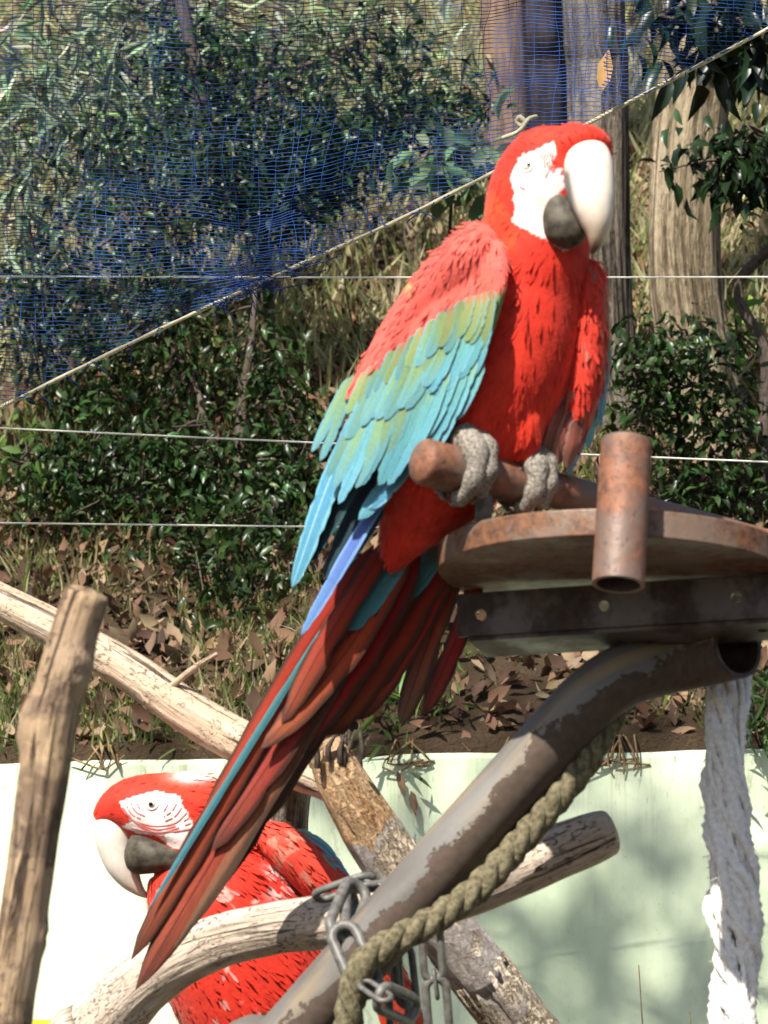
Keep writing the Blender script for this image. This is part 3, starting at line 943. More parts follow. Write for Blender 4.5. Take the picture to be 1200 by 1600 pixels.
# weeds at the wall foot reaching into the frame
def tall_weed(px, top, seed, label, leafc=(.30, .24, .10)):
    random.seed(seed)
    t = P(px, top, 5.7)
    base = np.array([t[0] + .02, t[1] - .05, 0])
    rt = root('tall_weed', label, 'weed', base)
    L = catmull(np.array([[*base, .004], [*(base * .5 + t * .5 + np.array([.03, 0, 0])), .003], [*t, .0012]]), 24)
    V, F, co = sweep(L[:, :3], L[:, 3], 5, ref=(.1, 1, 0))
    mobj('stem', V, F, M['line2'], rt, vec=co)
    cs = L[8:-4:2, :3]
    C, Y, Z, LL, W, cc = leafmass(cs, 2, .012, .045, leafc, BAMB_T, .2)
    V, F, cc = cards(C, Y, Z, LL, W, BAMB_T, LEAF_TRI, cc)
    tag(mobj('foliage', V, F, M['leaf_soft'], rt, colr=cc), kind='stuff')


tall_weed(998, 1508, 41, 'thin dry weed stalk against the wall left of the frayed white rope')
tall_weed(1078, 1580, 42, 'leafy dry weed at the bottom edge beside the frayed white rope', (.28, .15, .08))

# ------------------------------------------------------------------ wires, net
random.seed(5)
for (y0, y1, lab) in ((432, 433, 'highest of the three taut pale wires, crossing behind the macaw\'s shoulder'),
                      (669, 722, 'middle of the three taut pale wires, running behind the upright rusty tube'),
                      (817, 829, 'lowest of the three taut pale wires, left of the macaw\'s wing tip')):
    sl = (y1 - y0) / 1200
    L = [P(x, y0 + sl * x + 5 * math.sin((x + 800) / 2800 * math.pi) - 4, 5.2) for x in np.linspace(-2600, 3800, 60)]
    V, F = thin_tubes([L], .0018, 6)
    tag(mobj('fence_wire', V, F, M['wire'], vec=V), lab, 'wire', 'taut wires behind the perch')


def rope_y(x):
    return 637 + (45 - 637) * x / 1200 + 14 * math.sin(min(max(x / 1200, 0), 1) * math.pi) - 8 * math.sin(min(max(x / 620, 0), 1) * math.pi)


def net_d(x, y):
    return 4.85 + .05 * math.sin(x / 90) + .10 * fb(x / 260, y / 260, 2.2, 3)


nr = root('bird_net', 'fine blue netting gathered along a slanting beige cord, upper left', 'net', P(0, 637, 4.85))
L = np.array([P(x, rope_y(x), 4.85) for x in np.linspace(-500, 1700, 90)])
V, F, co = sweep(L, np.full(len(L), .0032), 8, ref=(.1, 1, .1), disp=lambda s, t, r: .18 * math.sin(s * 380 + t * 2))
mobj('edge_cord', V, F, M['line'], nr, vec=co)
lines = []


def warp(x, y):
    # the netting is drawn in towards the torn knot and ripples elsewhere
    dx, dy = x - 400, y - 385
    rr = math.hypot(dx, dy)
    g = math.exp(-(rr / 170) ** 2)
    x2 = x - dx * g * .35 + 7 * fb(x / 90, y / 120, 4.4, 3)
    y2 = y - dy * g * .30 + 9 * fb(x / 130, y / 70, 8.1, 3) + 16 * math.sin(x / 230 + .6)
    return x2, y2


def emit(path):
    run = []
    for (x, y) in path:
        x2, y2 = warp(x, y)
        if y2 < rope_y(x2) + 1:
            run.append(P(x2, y2, net_d(x2, y2)))
        else:
            if len(run) > 2: lines.append(np.array(run))
            run = []
    if len(run) > 2: lines.append(np.array(run))


for y in np.arange(-260, 680, 6.2):
    emit([(x, y + random.uniform(-1, 1)) for x in np.arange(-300, 1500, 12)])
V, F = thin_tubes(lines, .00075, 3)
tag(mobj('netting', V, F, M['net'], nr), kind='stuff')
lines = []
for x in np.cumsum(rng.uniform(12, 34, 80)) - 300:
    emit([(x + .25 * (400 - y) * .1 + 14 * fb(y / 150, x, 0, 2), y) for y in np.arange(-260, 680, 10)])
V, F = thin_tubes(lines, .00045, 3)
tag(mobj('netting', V, F, M['net'], nr), kind='stuff')
lines = []
for k in range(70):                                   # torn ends at the knot and along the cord
    if k < 34: x = random.gauss(405, 26); y = rope_y(x) + random.uniform(-14, 8)
    else: x = random.uniform(0, 1200); y = rope_y(x)
    n = 7; q = []
    vx, vy = random.gauss(0, 5), random.uniform(-3, 5)
    for i in range(n):
        q.append(P(x, y, 4.84 + .004 * i)); x += vx; y += vy; vx += random.gauss(0, 4); vy += random.gauss(.3, 3)
        if k >= 34 and i > 3: break
    lines.append(np.array(q))
V, F = thin_tubes(lines, .0011, 3)
tag(mobj('torn_threads', V, F, M['net'], nr), kind='stuff')
# cord end knotted on the edge cord
kn = [P(838, 182, 4.84), P(826, 186, 4.83), P(818, 198, 4.83), P(806, 208, 4.83), P(785, 216, 4.83)]
C = catmull(np.array(kn), 18)
V, F, co = sweep(C, np.full(18, .0036), 7, ref=(.1, 1, .1))
mobj('cord_end', V, F, M['line'], nr, vec=co)
C = catmull(np.array([P(812, 182, 4.84), P(820, 190, 4.835), P(815, 197, 4.84), P(808, 190, 4.845), P(812, 182, 4.84)]), 18)
V, F, co = sweep(C, np.full(18, .004), 7, ref=(.1, 1, .1))
mobj('knot', V, F, M['line'], nr, vec=co)

# orange dry leaf caught on the net
T2 = DEAD_T.copy(); T2[:, 2] *= .35; T2[:, 0] *= .55
cv = np.repeat(np.array([[.62, .36, .15]]), len(T2), 0)
me = raw_mesh('caught_leaf', T2, LEAF_TRI, colr=cv); me.materials.append(M['dead_leaf'])
o = bpy.data.objects.new('caught_leaf', me); col.objects.link(o)
o.location = P(940, 144, 4.80); o.rotation_euler = (R(88), R(8), R(14)); o.scale = (.085, .074, .074)
tag(o, 'single orange dry leaf caught on the net above the standing macaw', 'dead leaf')


# ------------------------------------------------------------------ logs
def log(name, label, ctrl, mat, n=130, nu=36, amp=.06, grain=.035, cap0='round', cap1='round', knots=(), ref=(0, 0, 1), cat='branch', parent=None, ridge=0):
    C = np.array([[*P(c[0], c[1], c[2]), c[3] * KPX * c[2]] for c in ctrl])
    C = catmull(C, n)
    sd_ = random.uniform(0, 90)

    T_ = unitr(np.gradient(C[:, :3], axis=0)); S_ = unitr(np.cross(T_, np.asarray(ref, float))); N_ = np.cross(S_, T_)
    sl_ = np.concatenate([[0], np.cumsum(np.linalg.norm(np.diff(C[:, :3], axis=0), axis=1))]) + (.35 * 0)
    kn = []
    for (kx, ky, ka, kr) in knots:
        best = (1e9, 0, 0)
        for i in range(0, n):
            for a in np.linspace(0, 2 * math.pi, 36, endpoint=False):
                nn = N_[i] * math.cos(a) + S_[i] * math.sin(a)
                if nn @ FWD > 0: continue
                x_, y_, _ = to_px(C[i, :3] + nn * C[i, 3])
                e = (x_ - kx) ** 2 + (y_ - ky) ** 2
                if e < best[0]: best = (e, sl_[i] + (C[0, 3] * .35 if cap0 == 'round' else 0), a)
        kn.append((best[1], best[2], ka, kr))

    def disp(s, th, r):
        c_, s_ = math.cos(th), math.sin(th)
        v = amp * fb(c_ * 1.1 + sd_, s_ * 1.1, s * 5.5, 3) + grain * fb(c_ * 6 + sd_, s_ * 6, s * 9, 4)
        if ridge: v -= ridge * max(0, fb(c_ * 4 + sd_, s_ * 4, s * 28, 4)) ** 1.3
        for (ks, kt, ka, kr) in kn:
            dth = (th - kt + math.pi) % (2 * math.pi) - math.pi
            q = (((s - ks) / kr) ** 2 + (dth * r / kr) ** 2)
            v += ka * math.exp(-q) - ka * .75 * math.exp(-q * 9)
        return v
    V, F, co = sweep(C[:, :3], C[:, 3], nu, ref=ref, disp=disp, cap0=cap0, cap1=cap1)
    o = mobj(name, V, F, mat, parent, origin=C[0, :3], vec=co)
    if parent is None: tag(o, label, cat)
    return o


# world point on the floor under a bent-down end
def gpx(x, y, z=0.0):
    return tuple(float(v) for v in to_px(np.array([x, y, z])))


g1 = gpx(-.45, 2.55)
log('upright_branch', 'stout upright cut branch at the left edge with two knots, blurred in front', [(g1[0], g1[1], g1[2], 46), (-60, 2600, 2.58, 44), (2, 1700, 2.6, 40), (26, 1500, 2.6, 38), (54, 1310, 2.6, 37), (78, 1140, 2.6, 41), (92, 1075, 2.6, 40), (112, 1000, 2.6, 38), (134, 930, 2.6, 36)],
    M['post_wood'], n=330, amp=.07, grain=.06, knots=((122, 1052, .42, .016), (34, 1128, .38, .018), (75, 1470, .22, .014), (60, 1240, .10, .03)), ref=(0, 1, 0))
_p0, _p1 = P(662, 1408, 3.47), P(812, 1602, 3.52)
_g = _p1 + (_p1 - _p0) * (_p1[2] / (_p0[2] - _p1[2])); g2 = gpx(*_g)
_gm = gpx(*(_p1 * .6 + _g * .4))
B = [(g2[0], g2[1], g2[2], 58), (_gm[0], _gm[1], _gm[2], 54), (812, 1602, 3.52, 52), (755, 1528, 3.50, 50), (662, 1408, 3.47, 48), (595, 1320, 3.46, 46), (543, 1235, 3.45, 41), (520, 1188, 3.45, 35), (512, 1164, 3.45, 31)]
_bc = catmull(np.array([[*P(c[0], c[1], c[2]), c[3] * KPX * c[2]] for c in B]), 400)
_bs = np.concatenate([[0], np.cumsum(np.linalg.norm(np.diff(_bc[:, :3], axis=0), axis=1))]); _by = to_px(_bc[:, :3])[1]
M['flake_bark'] = flake_bark('flaking_bark', (.86, .73, .55), (.64, .51, .37), (.18, .13, .09), float(_bs[np.argmin(abs(_by - 1285))]), float(_bs[np.argmin(abs(_by - 1176))]) + .02)
lb = log('flaking_log', 'thick log with flaking bark slanting behind the grey pipe, its broken top orange', B, M['flake_bark'], n=190, nu=48, amp=.05, grain=.05, ridge=.30, cat='log')
sp = []
for k in range(16):
    a = P(508 + random.gauss(12, 16), 1168 + random.uniform(-6, 14), 3.43 + random.uniform(-.012, .03))
    bq = a + (UP * random.uniform(.01, .03) + RIGHT * random.uniform(-.006, .014))
    sp.append(sweep(np.array([a - UP * .015, a, bq]), np.array([.004, .0035, .0008]), 5, ref=(.1, 1, .1)))
V, F, co = join(sp)
mobj('torn_end', V, F, M['twig'], lb, vec=co)
la = log('bleached_branch', 'smooth bleached branch sloping down from the left edge behind the long tail', [(-260, 800, 3.95, 26), (-80, 898, 3.88, 27), (0, 938, 3.82, 28), (90, 985, 3.78, 30), (200, 1047, 3.74, 32), (290, 1110, 3.70, 34), (370, 1156, 3.66, 35), (440, 1188, 3.60, 37), (490, 1206, 3.53, 38), (535, 1228, 3.47, 32)],
    M['dry_wood'], n=150, amp=.06, grain=.04, knots=((230, 1090, .10, .012), (150, 1040, .08, .02)))
C = np.array([P(262, 1078, 3.70), P(300, 1046, 3.68), P(338, 1022, 3.66)])
V, F, co = sweep(catmull(C, 8), np.linspace(.0045, .003, 8), 8, ref=(.1, 1, .1))
mobj('twig', V, F, M['dry_wood'], la, vec=co)
g3 = gpx(-.17, 4.0)
log('dark_post', 'dark upright post half hidden behind the lower macaw\'s back', [(g3[0], g3[1], g3[2], 34), (440, 1700, 3.98, 32), (450, 1350, 3.90, 30), (456, 1255, 3.88, 28), (470, 1185, 3.80, 26)], M['trunk_grey'], n=60, nu=20, ref=(0, 1, 0), cat='post')
g4 = gpx(-.75, 3.45)
log('bent_perch_branch', 'bleached bent branch crossing in front of the lower macaw, chained to the pipe', [(g4[0], g4[1], g4[2], 62), (-60, 2100, 3.42, 60), (95, 1680, 3.42, 58), (150, 1612, 3.42, 56), (235, 1528, 3.41, 47), (330, 1476, 3.39, 42), (430, 1452, 3.34, 41), (530, 1438, 3.28, 42), (620, 1420, 3.24, 42), (720, 1394, 3.22, 42), (800, 1362, 3.22, 42), (880, 1328, 3.22, 42), (925, 1310, 3.22, 41), (952, 1300, 3.22, 36)],
    M['pale_wood'] if False else M['grey_wood'], n=230, nu=44, amp=.06, grain=.05, knots=((838, 1350, .30, .010), (470, 1440, .14, .014)))
g5 = gpx(-.05, 4.1)
log('low_perch_branch', 'crooked branch the lower macaw stands on, just under the frame', [(g5[0], g5[1], g5[2], 40), (560, 2300, 3.9, 38), (560, 1950, 3.72, 36), (500, 1830, 3.64, 34), (420, 1815, 3.62, 32), (300, 1830, 3.62, 28)], M['grey_wood'], n=80, nu=20, ref=(0, 1, .3))

# yellow tub beside the upright branch
tb = P(40, 1592, 5.2)
prof = [(.0, .0), (.10, .0), (.115, .20), (.125, .205), (.125, .225), (.112, .228), (.10, .02), (0, .02)]
ctr = np.array([tb[0] - .02, tb[1], 0])
h0 = tb[2] - .235
Vt, Ft = [], []
for (r_, z_) in prof:
    for k in range(28):
        a = k / 28 * 2 * math.pi; Vt.append((ctr[0] + r_ * math.cos(a), ctr[1] + r_ * math.sin(a), h0 + z_))
for i in range(len(prof) - 1):
    for k in range(28): Ft.append((i * 28 + k, i * 28 + (k + 1) % 28, (i + 1) * 28 + (k + 1) % 28, (i + 1) * 28 + k))
tubr = root('yellow_tub', 'yellow rim just showing at the bottom edge beside the upright branch', 'tub', (ctr[0], ctr[1], 0))
mobj('bowl', Vt, Ft, M['yellow'], tubr)
V, F, co = sweep(np.array([[ctr[0], ctr[1], 0], [ctr[0], ctr[1], h0]]), np.array([.05, .045]), 16, ref=(0, 1, 0))
mobj('stand', V, F, M['grey_wood'], tubr, vec=co)

# ------------------------------------------------------------------ grey pipe
gp = gpx(-1.15, 3.2)
PC = np.array([[*P(c[0], c[1], c[2])] for c in [(gp[0], gp[1], gp[2]), (200, 1905, 3.12), (450, 1622, 3.10), (690, 1350, 3.10), (860, 1160, 3.10), (925, 1090, 3.10), (975, 1056, 3.11), (1040, 1036, 3.13), (1105, 1022, 3.12), (1152, 1010, 3.09)]])
PC = catmull(PC, 150)
pr = np.array([50 * KPX * 3.1] * 150)
rt = root('grey_pipe', 'bent grey steel pipe with flaking paint, rising to the rusty platform', 'pipe', PC[0])
V, F, co = sweep(PC, pr, 40, cap0=None, cap1=None, disp=lambda s, t, r: .012 * fb(math.cos(t) * 2, math.sin(t) * 2, s * 6, 3))
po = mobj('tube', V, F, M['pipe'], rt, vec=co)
V, F, co = sweep(PC[-12:], pr[-12:] * .86, 40, cap0='flat', cap1=None)
V2, F2, co2 = sweep(np.array([PC[-1], PC[-1] + unit(PC[-1] - PC[-2]) * .0015]), pr[:2] * .93, 40, cap0=None, cap1=None)
mobj('tube_inside', V, [tuple(reversed(tuple(f))) for f in F], M['rust_shaded'], rt, vec=co)
# annular lip
th = np.linspace(0, 2 * math.pi, 40, endpoint=False)
t = unit(PC[-1] - PC[-2]); s_ = unit(np.cross(t, (0, 0, 1))); n_ = np.cross(s_, t)
Vr = [PC[-1] + t * .001 + r_ * pr[0] * (n_ * math.cos(a) + s_ * math.sin(a)) for r_ in (1.0, .86) for a in th]
mobj('tube_lip', Vr, [(k, (k + 1) % 40, 40 + (k + 1) % 40, 40 + k) for k in range(40)], M['rust_shaded'], rt)


# ------------------------------------------------------------------ platform
def curve_plate(outer, holes, thick, bev):
    """flat plate with real holes from 2-D outlines; local XY, thickness along Z"""
    cu = bpy.data.curves.new('plate', 'CURVE'); cu.dimensions = '2D'; cu.fill_mode = 'BOTH'
    cu.extrude = thick / 2 - bev; cu.bevel_depth = bev; cu.bevel_resolution = 2
    for ol in [outer] + holes:
        sp_ = cu.splines.new('POLY'); sp_.points.add(len(ol) - 1)
        for k, (x, y) in enumerate(ol): sp_.points[k].co = (x, y, 0, 1)
        sp_.use_cyclic_u = True
    o = bpy.data.objects.new('tmp', cu); col.objects.link(o)
    bpy.context.view_layer.update()
    me = bpy.data.meshes.new_from_object(o.evaluated_get(bpy.context.evaluated_depsgraph_get()))
    V = np.zeros(len(me.vertices) * 3, np.float32); me.vertices.foreach_get('co', V)
    F = [tuple(p.vertices) for p in me.polygons]
    bpy.data.objects.remove(o); bpy.data.curves.remove(cu); bpy.data.meshes.remove(me)
    return V.reshape(-1, 3).astype(float), F


def circ(r, n, cx=0, cy=0):
    return [(cx + r * math.cos(k / n * 2 * math.pi), cy + r * math.sin(k / n * 2 * math.pi)) for k in range(n)]


def place(V, o, ex, ey, ez):
    return o + V[:, 0:1] * ex + V[:, 1:2] * ey + V[:, 2:3] * ez


DC = P(956, 880, 3.06)
pxm = KPX * 3.06
ez = unit(np.array([.030, .015, 1.0]))
ex = unit(np.cross((0, 1, 0), ez)); ey = np.cross(ez, ex)
prt = root('steel_platform', 'rusty round steel platform with a bolted bracket under the standing macaw', 'platform', DC)
disc = [(x * 268 * pxm * (1 + .006 * math.sin(k * .9)), y * 268 * pxm * (1 + .004 * math.cos(k * .7))) for k, (x, y) in enumerate(circ(1, 72))]
V, F = curve_plate(disc, [], 42 * pxm, .0018)
mobj('disc', place(V, DC, ex, ey, ez), F, M['rust'], prt, smooth=False)
# angle-iron bracket: upright flange with holes, foot flange
by = unit(np.array([1.0, -.34, 0.0])); bz_ = unit(np.array([.0, -.10, 1.0])); bn = unit(np.cross(by, bz_)); bz_ = np.cross(bn, by)
BO = P(716, 962, 3.12)
Lb, Hb = 640 * pxm, 66 * pxm
V, F = curve_plate([(0, -Hb / 2), (Lb, -Hb / 2), (Lb, Hb / 2), (0, Hb / 2)], [circ(11 * pxm, 20, 38 * pxm, -2 * pxm), circ(10 * pxm, 20, 240 * pxm, 0), circ(10 * pxm, 20, 452 * pxm, 0)], 10 * pxm, .0008)
mobj('bracket', place(V, BO, by, bz_, bn), F, M['rust_shaded'], prt, smooth=False)
V, F = curve_plate([(16 * pxm, 0), (Lb, 0), (Lb, 95 * pxm), (16 * pxm, 95 * pxm)], [circ(9 * pxm, 16, 480 * pxm, 40 * pxm)], 10 * pxm, .0008)
fdir = unit(np.cross(bz_, by)); fdir = fdir if fdir @ FWD > 0 else -fdir
fdir = unit(fdir - bz_ * .20)
mobj('bracket_foot', place(V, BO - bz_ * (Hb / 2 + 2.5 * pxm) + fdir * 5.5 * pxm, by, fdir, bz_), F, M['rust_shaded'], prt, smooth=False)
# upright tube socket in front of the disc
t0, t1 = P(966, 913, 2.845), P(979, 690, 2.895)
rt_ = 41 * KPX * 2.86
C = np.linspace(t0, t1, 24)
V, F, co = sweep(C, np.full(24, rt_), 40, ref=(0, 1, 0), cap0=None, cap1=None)
so_ = mobj('upright_tube', V, F, M['rust_tube'], prt, vec=co)
V, F, co = sweep(C, np.full(24, rt_ * .84), 40, ref=(0, 1, 0), cap0=None, cap1=None)
mobj('tube_bore', V, F[:, ::-1], M['rust_shaded'], so_, vec=co)
ta = unit(t1 - t0); s_ = unit(np.cross(ta, (0, 1, 0))); n_ = np.cross(s_, ta)
for q in (t0 - ta * .0003, t1 + ta * .0003):
    Vr = [q + r_ * rt_ * (n_ * math.cos(a) + s_ * math.sin(a)) for r_ in (1.0, .84) for a in th]
    mobj('tube_rim', Vr, [(k, (k + 1) % 40, 40 + (k + 1) % 40, 40 + k) for k in range(40)], M['rust_tube'], so_)
# perch bar bolted above the disc
PER = [(662, 721, 2.95, 37), (700, 731, 2.965, 37), (760, 744, 2.99, 34), (865, 766, 3.035, 29), (930, 781, 3.07, 27), (1020, 803, 3.12, 25), (1120, 829, 3.17, 24), (1260, 868, 3.24, 23)]
C = catmull(np.array([[*P(c[0], c[1], c[2]), c[3] * KPX * c[2]] for c in PER]), 60)
V, F, co = sweep(C[:, :3], C[:, 3], 36, disp=lambda s, t, r: .015 * fb(math.cos(t) * 3, math.sin(t) * 3, s * 30, 3))
mobj('perch_bar', V, F, M['rust_tube'], prt, vec=co)
for (bx, by0, by1, d_) in ((757, 765, 830, 2.985),):
    V, F, co = sweep(np.array([P(bx, by0, d_), P(bx - 2, by1, d_)]), np.array([.0085, .0085]), 16, ref=(0, 1, 0))
    mobj('bolt', V, F, M['galv'], prt, vec=co)

# ------------------------------------------------------------------ ropes
def laid_rope(name, label, ctrl, r_px, pitch, mat, strands=3, sr=.58):
    C = catmull(np.array([[*P(c[0], c[1], c[2])] for c in ctrl]), 240)
    T = unitr(np.gradient(C, axis=0)); S = unitr(np.cross(T, (.12, .9, .1))); N = np.cross(S, T)
    s = np.concatenate([[0], np.cumsum(np.linalg.norm(np.diff(C, axis=0), axis=1))])
    r = r_px * KPX * ctrl[0][2]
    rt = root(name, label, 'rope', C[-1])
    for k in range(strands):
        a = -s / pitch * 2 * math.pi + k * 2 * math.pi / strands
        q = C + (r * (1 - sr)) * 1.12 * (N * np.cos(a)[:, None] + S * np.sin(a)[:, None])
        V, F, co = sweep(q, np.full(len(q), r * sr), 14, ref=(.12, .9, .1), disp=lambda s_, t, r_: .05 * math.sin(t * 9 + s_ * 900) + .04 * fb(s_ * 60, t, k, 2))
        mobj('strand', V, F, mat, rt, vec=co)
    return rt


gr = gpx(-.06, 2.95)
laid_rope('mossy_rope', 'greenish three-strand rope slung along the underside of the grey pipe', [(975, 1085, 3.12), (935, 1155, 3.10), (905, 1205, 3.09), (815, 1313, 3.08), (748, 1386, 3.065), (690, 1430, 3.05), (636, 1460, 3.035), (590, 1486, 3.03), (560, 1520, 3.03), (545, 1590, 3.03), (535, 1700, 3.03), (530, 2100, 3.02), (gr[0], gr[1], gr[2])], 23, 116 * KPX * 3.05, M['rope'])
random.seed(9)
# frayed white rope: bundle of loosened yarns
M['fray'] = simple_mat('bleached_fibre', (.70, .65, .60), (.88, .85, .82), 200, .95, .1, .9)
wr = root('frayed_rope', 'frayed bleached white rope hanging from the pipe end at the right', 'rope', P(1150, 2300, 3.06))
axis = np.array([P(x, y, d) for x, y, d in [(1136, 960, 3.185), (1135, 1060, 3.17), (1135, 1160, 3.14), (1138, 1260, 3.12), (1143, 1360, 3.10), (1150, 1460, 3.085), (1152, 1560, 3.07), (1150, 1700, 3.05), (1152, 1900, 3.02), (1150, 2200, 2.98)]])
A = catmull(axis, 170)
for k in range(30):
    ph, rr0 = random.uniform(0, 6.28), random.uniform(.25, 1) ** .6
    tw = random.uniform(.35, .9); off = random.uniform(0, 20)
    q = []
    for i in range(170):
        f = i / 169
        R_ = (24 + 8 * min(f * 3, 1) + 13 * fb(f * 11, off, 0, 2)) * KPX * 3.12
        a = ph + f * 9 * tw + f * 10 * min(f * 1.5, 1) + 1.3 * fb(f * 9, off, 3, 2)
        q.append(A[i] + rr0 * R_ * (RIGHT * math.cos(a) * 1.05 + FWD * math.sin(a) * .8))
    V, F, co = sweep(np.array(q), np.full(170, random.uniform(.003, .0062)), 7, ref=(.1, 1, .1), disp=lambda s_, t, r_: .22 * math.sin(s_ * 620 + t * 2 + ph) + .15 * fb(s_ * 90, t, ph, 2))
    mobj('yarn', V, F, M['fray'], wr, vec=co)
fz = []
for k in range(320):
    i = random.randint(5, 165); a = random.uniform(0, 6.28)
    p = A[i] + (RIGHT * math.cos(a) + FWD * math.sin(a) * .7) * 27 * KPX * 3.05
    o_ = RIGHT * math.cos(a)
    q = [p]
    for z in range(4): q.append(q[-1] + (o_ * random.uniform(.0, .004) - UP * random.uniform(-.002, .006)) + rng.normal(0, .0015, 3))
    fz.append(np.array(q))
V, F = thin_tubes(fz, .0005, 3)
tag(mobj('loose_fibres', V, F, M['fray'], wr), kind='stuff')

# ------------------------------------------------------------------ chains
def link_mesh():
    L_, W_, r = 1.0, .40, .060
    pts = []
    hw, hl = W_ / 2 - r, L_ / 2 - W_ / 2
    for k in range(9): a = math.pi * k / 8; pts.append((hw * math.cos(a), hl + hw * math.sin(a), 0))
    for k in range(9): a = math.pi + math.pi * k / 8; pts.append((hw * math.cos(a), -hl + hw * math.sin(a), 0))
    pts = np.array(pts); n = len(pts); nu = 10
    V = []
    for i in range(n):
        t = unit(pts[(i + 1) % n] - pts[i - 1]); s = np.array([t[1], -t[0], 0])
        for j in range(nu):
            a = j / nu * 2 * math.pi; V.append(pts[i] + r * (s * math.cos(a) + np.array([0, 0, 1]) * math.sin(a)))
    F = [(i * nu + j, i * nu + (j + 1) % nu, ((i + 1) % n) * nu + (j + 1) % nu, ((i + 1) % n) * nu + j) for i in range(n) for j in range(nu)]
    me = raw_mesh('chain_link', V, F); me.materials.append(M['galv']); return me


LINK = link_mesh()


def chain(label, ends):
    """ends: list of ((px,py,d),(px,py,d), roll) for every link"""
    a0 = P(*ends[0][0])
    rt = root('steel_chain', label, 'chain', a0)
    for (a, b_, roll) in ends:
        A_, B_ = P(*a), P(*b_)
        y = unit(B_ - A_); z0 = unit(np.cross(np.cross(y, -FWD), y)); x0 = np.cross(y, z0)
        x = x0 * math.cos(roll) + z0 * math.sin(roll); z = np.cross(x, y)
        o = bpy.data.objects.new('chain_link', LINK); col.objects.link(o); o.parent = rt
        s = float(np.linalg.norm(B_ - A_)) * 1.16
        m = Matrix(((x[0], y[0], z[0], 0), (x[1], y[1], z[1], 0), (x[2], y[2], z[2], 0), (0, 0, 0, 1)))
        o.matrix_local = Matrix.Translation((A_ + B_) / 2 - a0) @ m @ Matrix.Scale(s, 4)


chain('grey steel chain wrapping the bent branch to the pipe', [
    ((640, 1378, 3.20), (560, 1388, 3.175), 1.2), ((580, 1372, 3.185), (495, 1402, 3.20), .9),
    ((560, 1385, 3.15), (528, 1462, 3.08), .25), ((532, 1448, 3.075), (578, 1552, 3.03), .2),
    ((548, 1395, 3.16), (545, 1470, 3.09), 1.2), ((600, 1390, 3.17), (566, 1380, 3.18), .3), ((566, 1535, 3.02), (606, 1562, 2.99), .9), ((592, 1556, 3.0), (648, 1580, 3.06), .3)])
chain('pair of chain lengths hanging straight down just right of the mossy rope', [
    ((618, 1478, 3.15), (622, 1560, 3.14), 1.2), ((622, 1548, 3.14), (626, 1640, 3.14), .2), ((628, 1480, 3.13), (638, 1570, 3.13), .35), ((637, 1556, 3.13), (646, 1650, 3.13), 1.5), ((646, 1636, 3.13), (650, 1730, 3.13), .3)])
chain('chain length hanging in front of the flaking log', [
    ((672, 1440, 3.22), (678, 1530, 3.22), .15), ((678, 1516, 3.22), (684, 1560, 3.22), 1.45), ((680, 1530, 3.22), (688, 1630, 3.22), .1), ((688, 1616, 3.22), (690, 1710, 3.22), 1.4)])

# ------------------------------------------------------------------ macaws
def BP(d0):
    u = KPX * d0
    return lambda px, py, dd=0: P(px, py, d0 + dd * u), u


def loft(rows, d0, n=48, nu=28):
    """rows: (px, py, dd, r_side, r_depth) -> closed lofted solid with elliptical sections facing the view axis"""
    bp, u = BP(d0)
    C = np.array([[*bp(r[0], r[1], r[2]), r[3] * u, r[4] * u] for r in rows])
    C = catmull(C, n); C[:, 3:] = np.maximum(C[:, 3:], .0008)
    pts = C[:, :3]
    T = unitr(np.gradient(pts, axis=0)); S = unitr(np.cross(T, FWD)); N = np.cross(S, T)
    th = np.linspace(0, 2 * math.pi, nu, endpoint=False)
    V = pts[:, None] + C[:, 3, None, None] * S[:, None] * np.cos(th)[None, :, None] + C[:, 4, None, None] * N[:, None] * np.sin(th)[None, :, None]
    F = [(i * nu + j, i * nu + (j + 1) % nu, (i + 1) * nu + (j + 1) % nu, (i + 1) * nu + j) for i in range(n - 1) for j in range(nu)]
    F += [tuple(range(nu))[::-1], tuple(range((n - 1) * nu, n * nu))]
    return V.reshape(-1, 3), F


def fuse(parts, voxel, smooth=8):
    V, F, _ = join(parts)
    me = raw_mesh('tmp', V, F); o = bpy.data.objects.new('tmp', me); col.objects.link(o)
    m = o.modifiers.new('r', 'REMESH'); m.mode = 'VOXEL'; m.voxel_size = voxel
    s = o.modifiers.new('s', 'SMOOTH'); s.factor = .5; s.iterations = smooth
    bpy.context.view_layer.update()
    e = bpy.data.meshes.new_from_object(o.evaluated_get(bpy.context.evaluated_depsgraph_get()))
    V = np.zeros(len(e.vertices) * 3, np.float32); e.vertices.foreach_get('co', V)
    F = [tuple(p.vertices) for p in e.polygons]
    bpy.data.objects.remove(o); bpy.data.meshes.remove(me); bpy.data.meshes.remove(e)
    V = V.reshape(-1, 3).astype(float)
    N = np.zeros_like(V)
    Q = np.array([f if len(f) == 4 else (*f, f[-1]) for f in F])
    fn = np.cross(V[Q[:, 2]] - V[Q[:, 0]], V[Q[:, 3]] - V[Q[:, 1]])
    for k in range(4): np.add.at(N, Q[:, k], fn)
    return V, Q, unitr(N), BVHTree.FromPolygons([tuple(v) for v in V], F)


def inside(px, py, poly):
    x, y = np.asarray(px), np.asarray(py); r = np.zeros(len(x), bool)
    n = len(poly)
    for i in range(n):
        x1, y1 = poly[i]; x2, y2 = poly[(i + 1) % n]
        c = ((y1 > y) != (y2 > y)) & (x < (x2 - x1) * (y - y1) / (y2 - y1 + 1e-9) + x1)
        r ^= c
    return r


def ray(bvh, px, py):
    o = Vector(CAM); dr = Vector(unit(P(px, py, 1) - CAM))
    h = bvh.ray_cast(o, dr)
    if h[0] is None: return None, None
    n = np.array(h[1]); n = n if n @ FWD < 0 else -n
    return np.array(h[0]), n


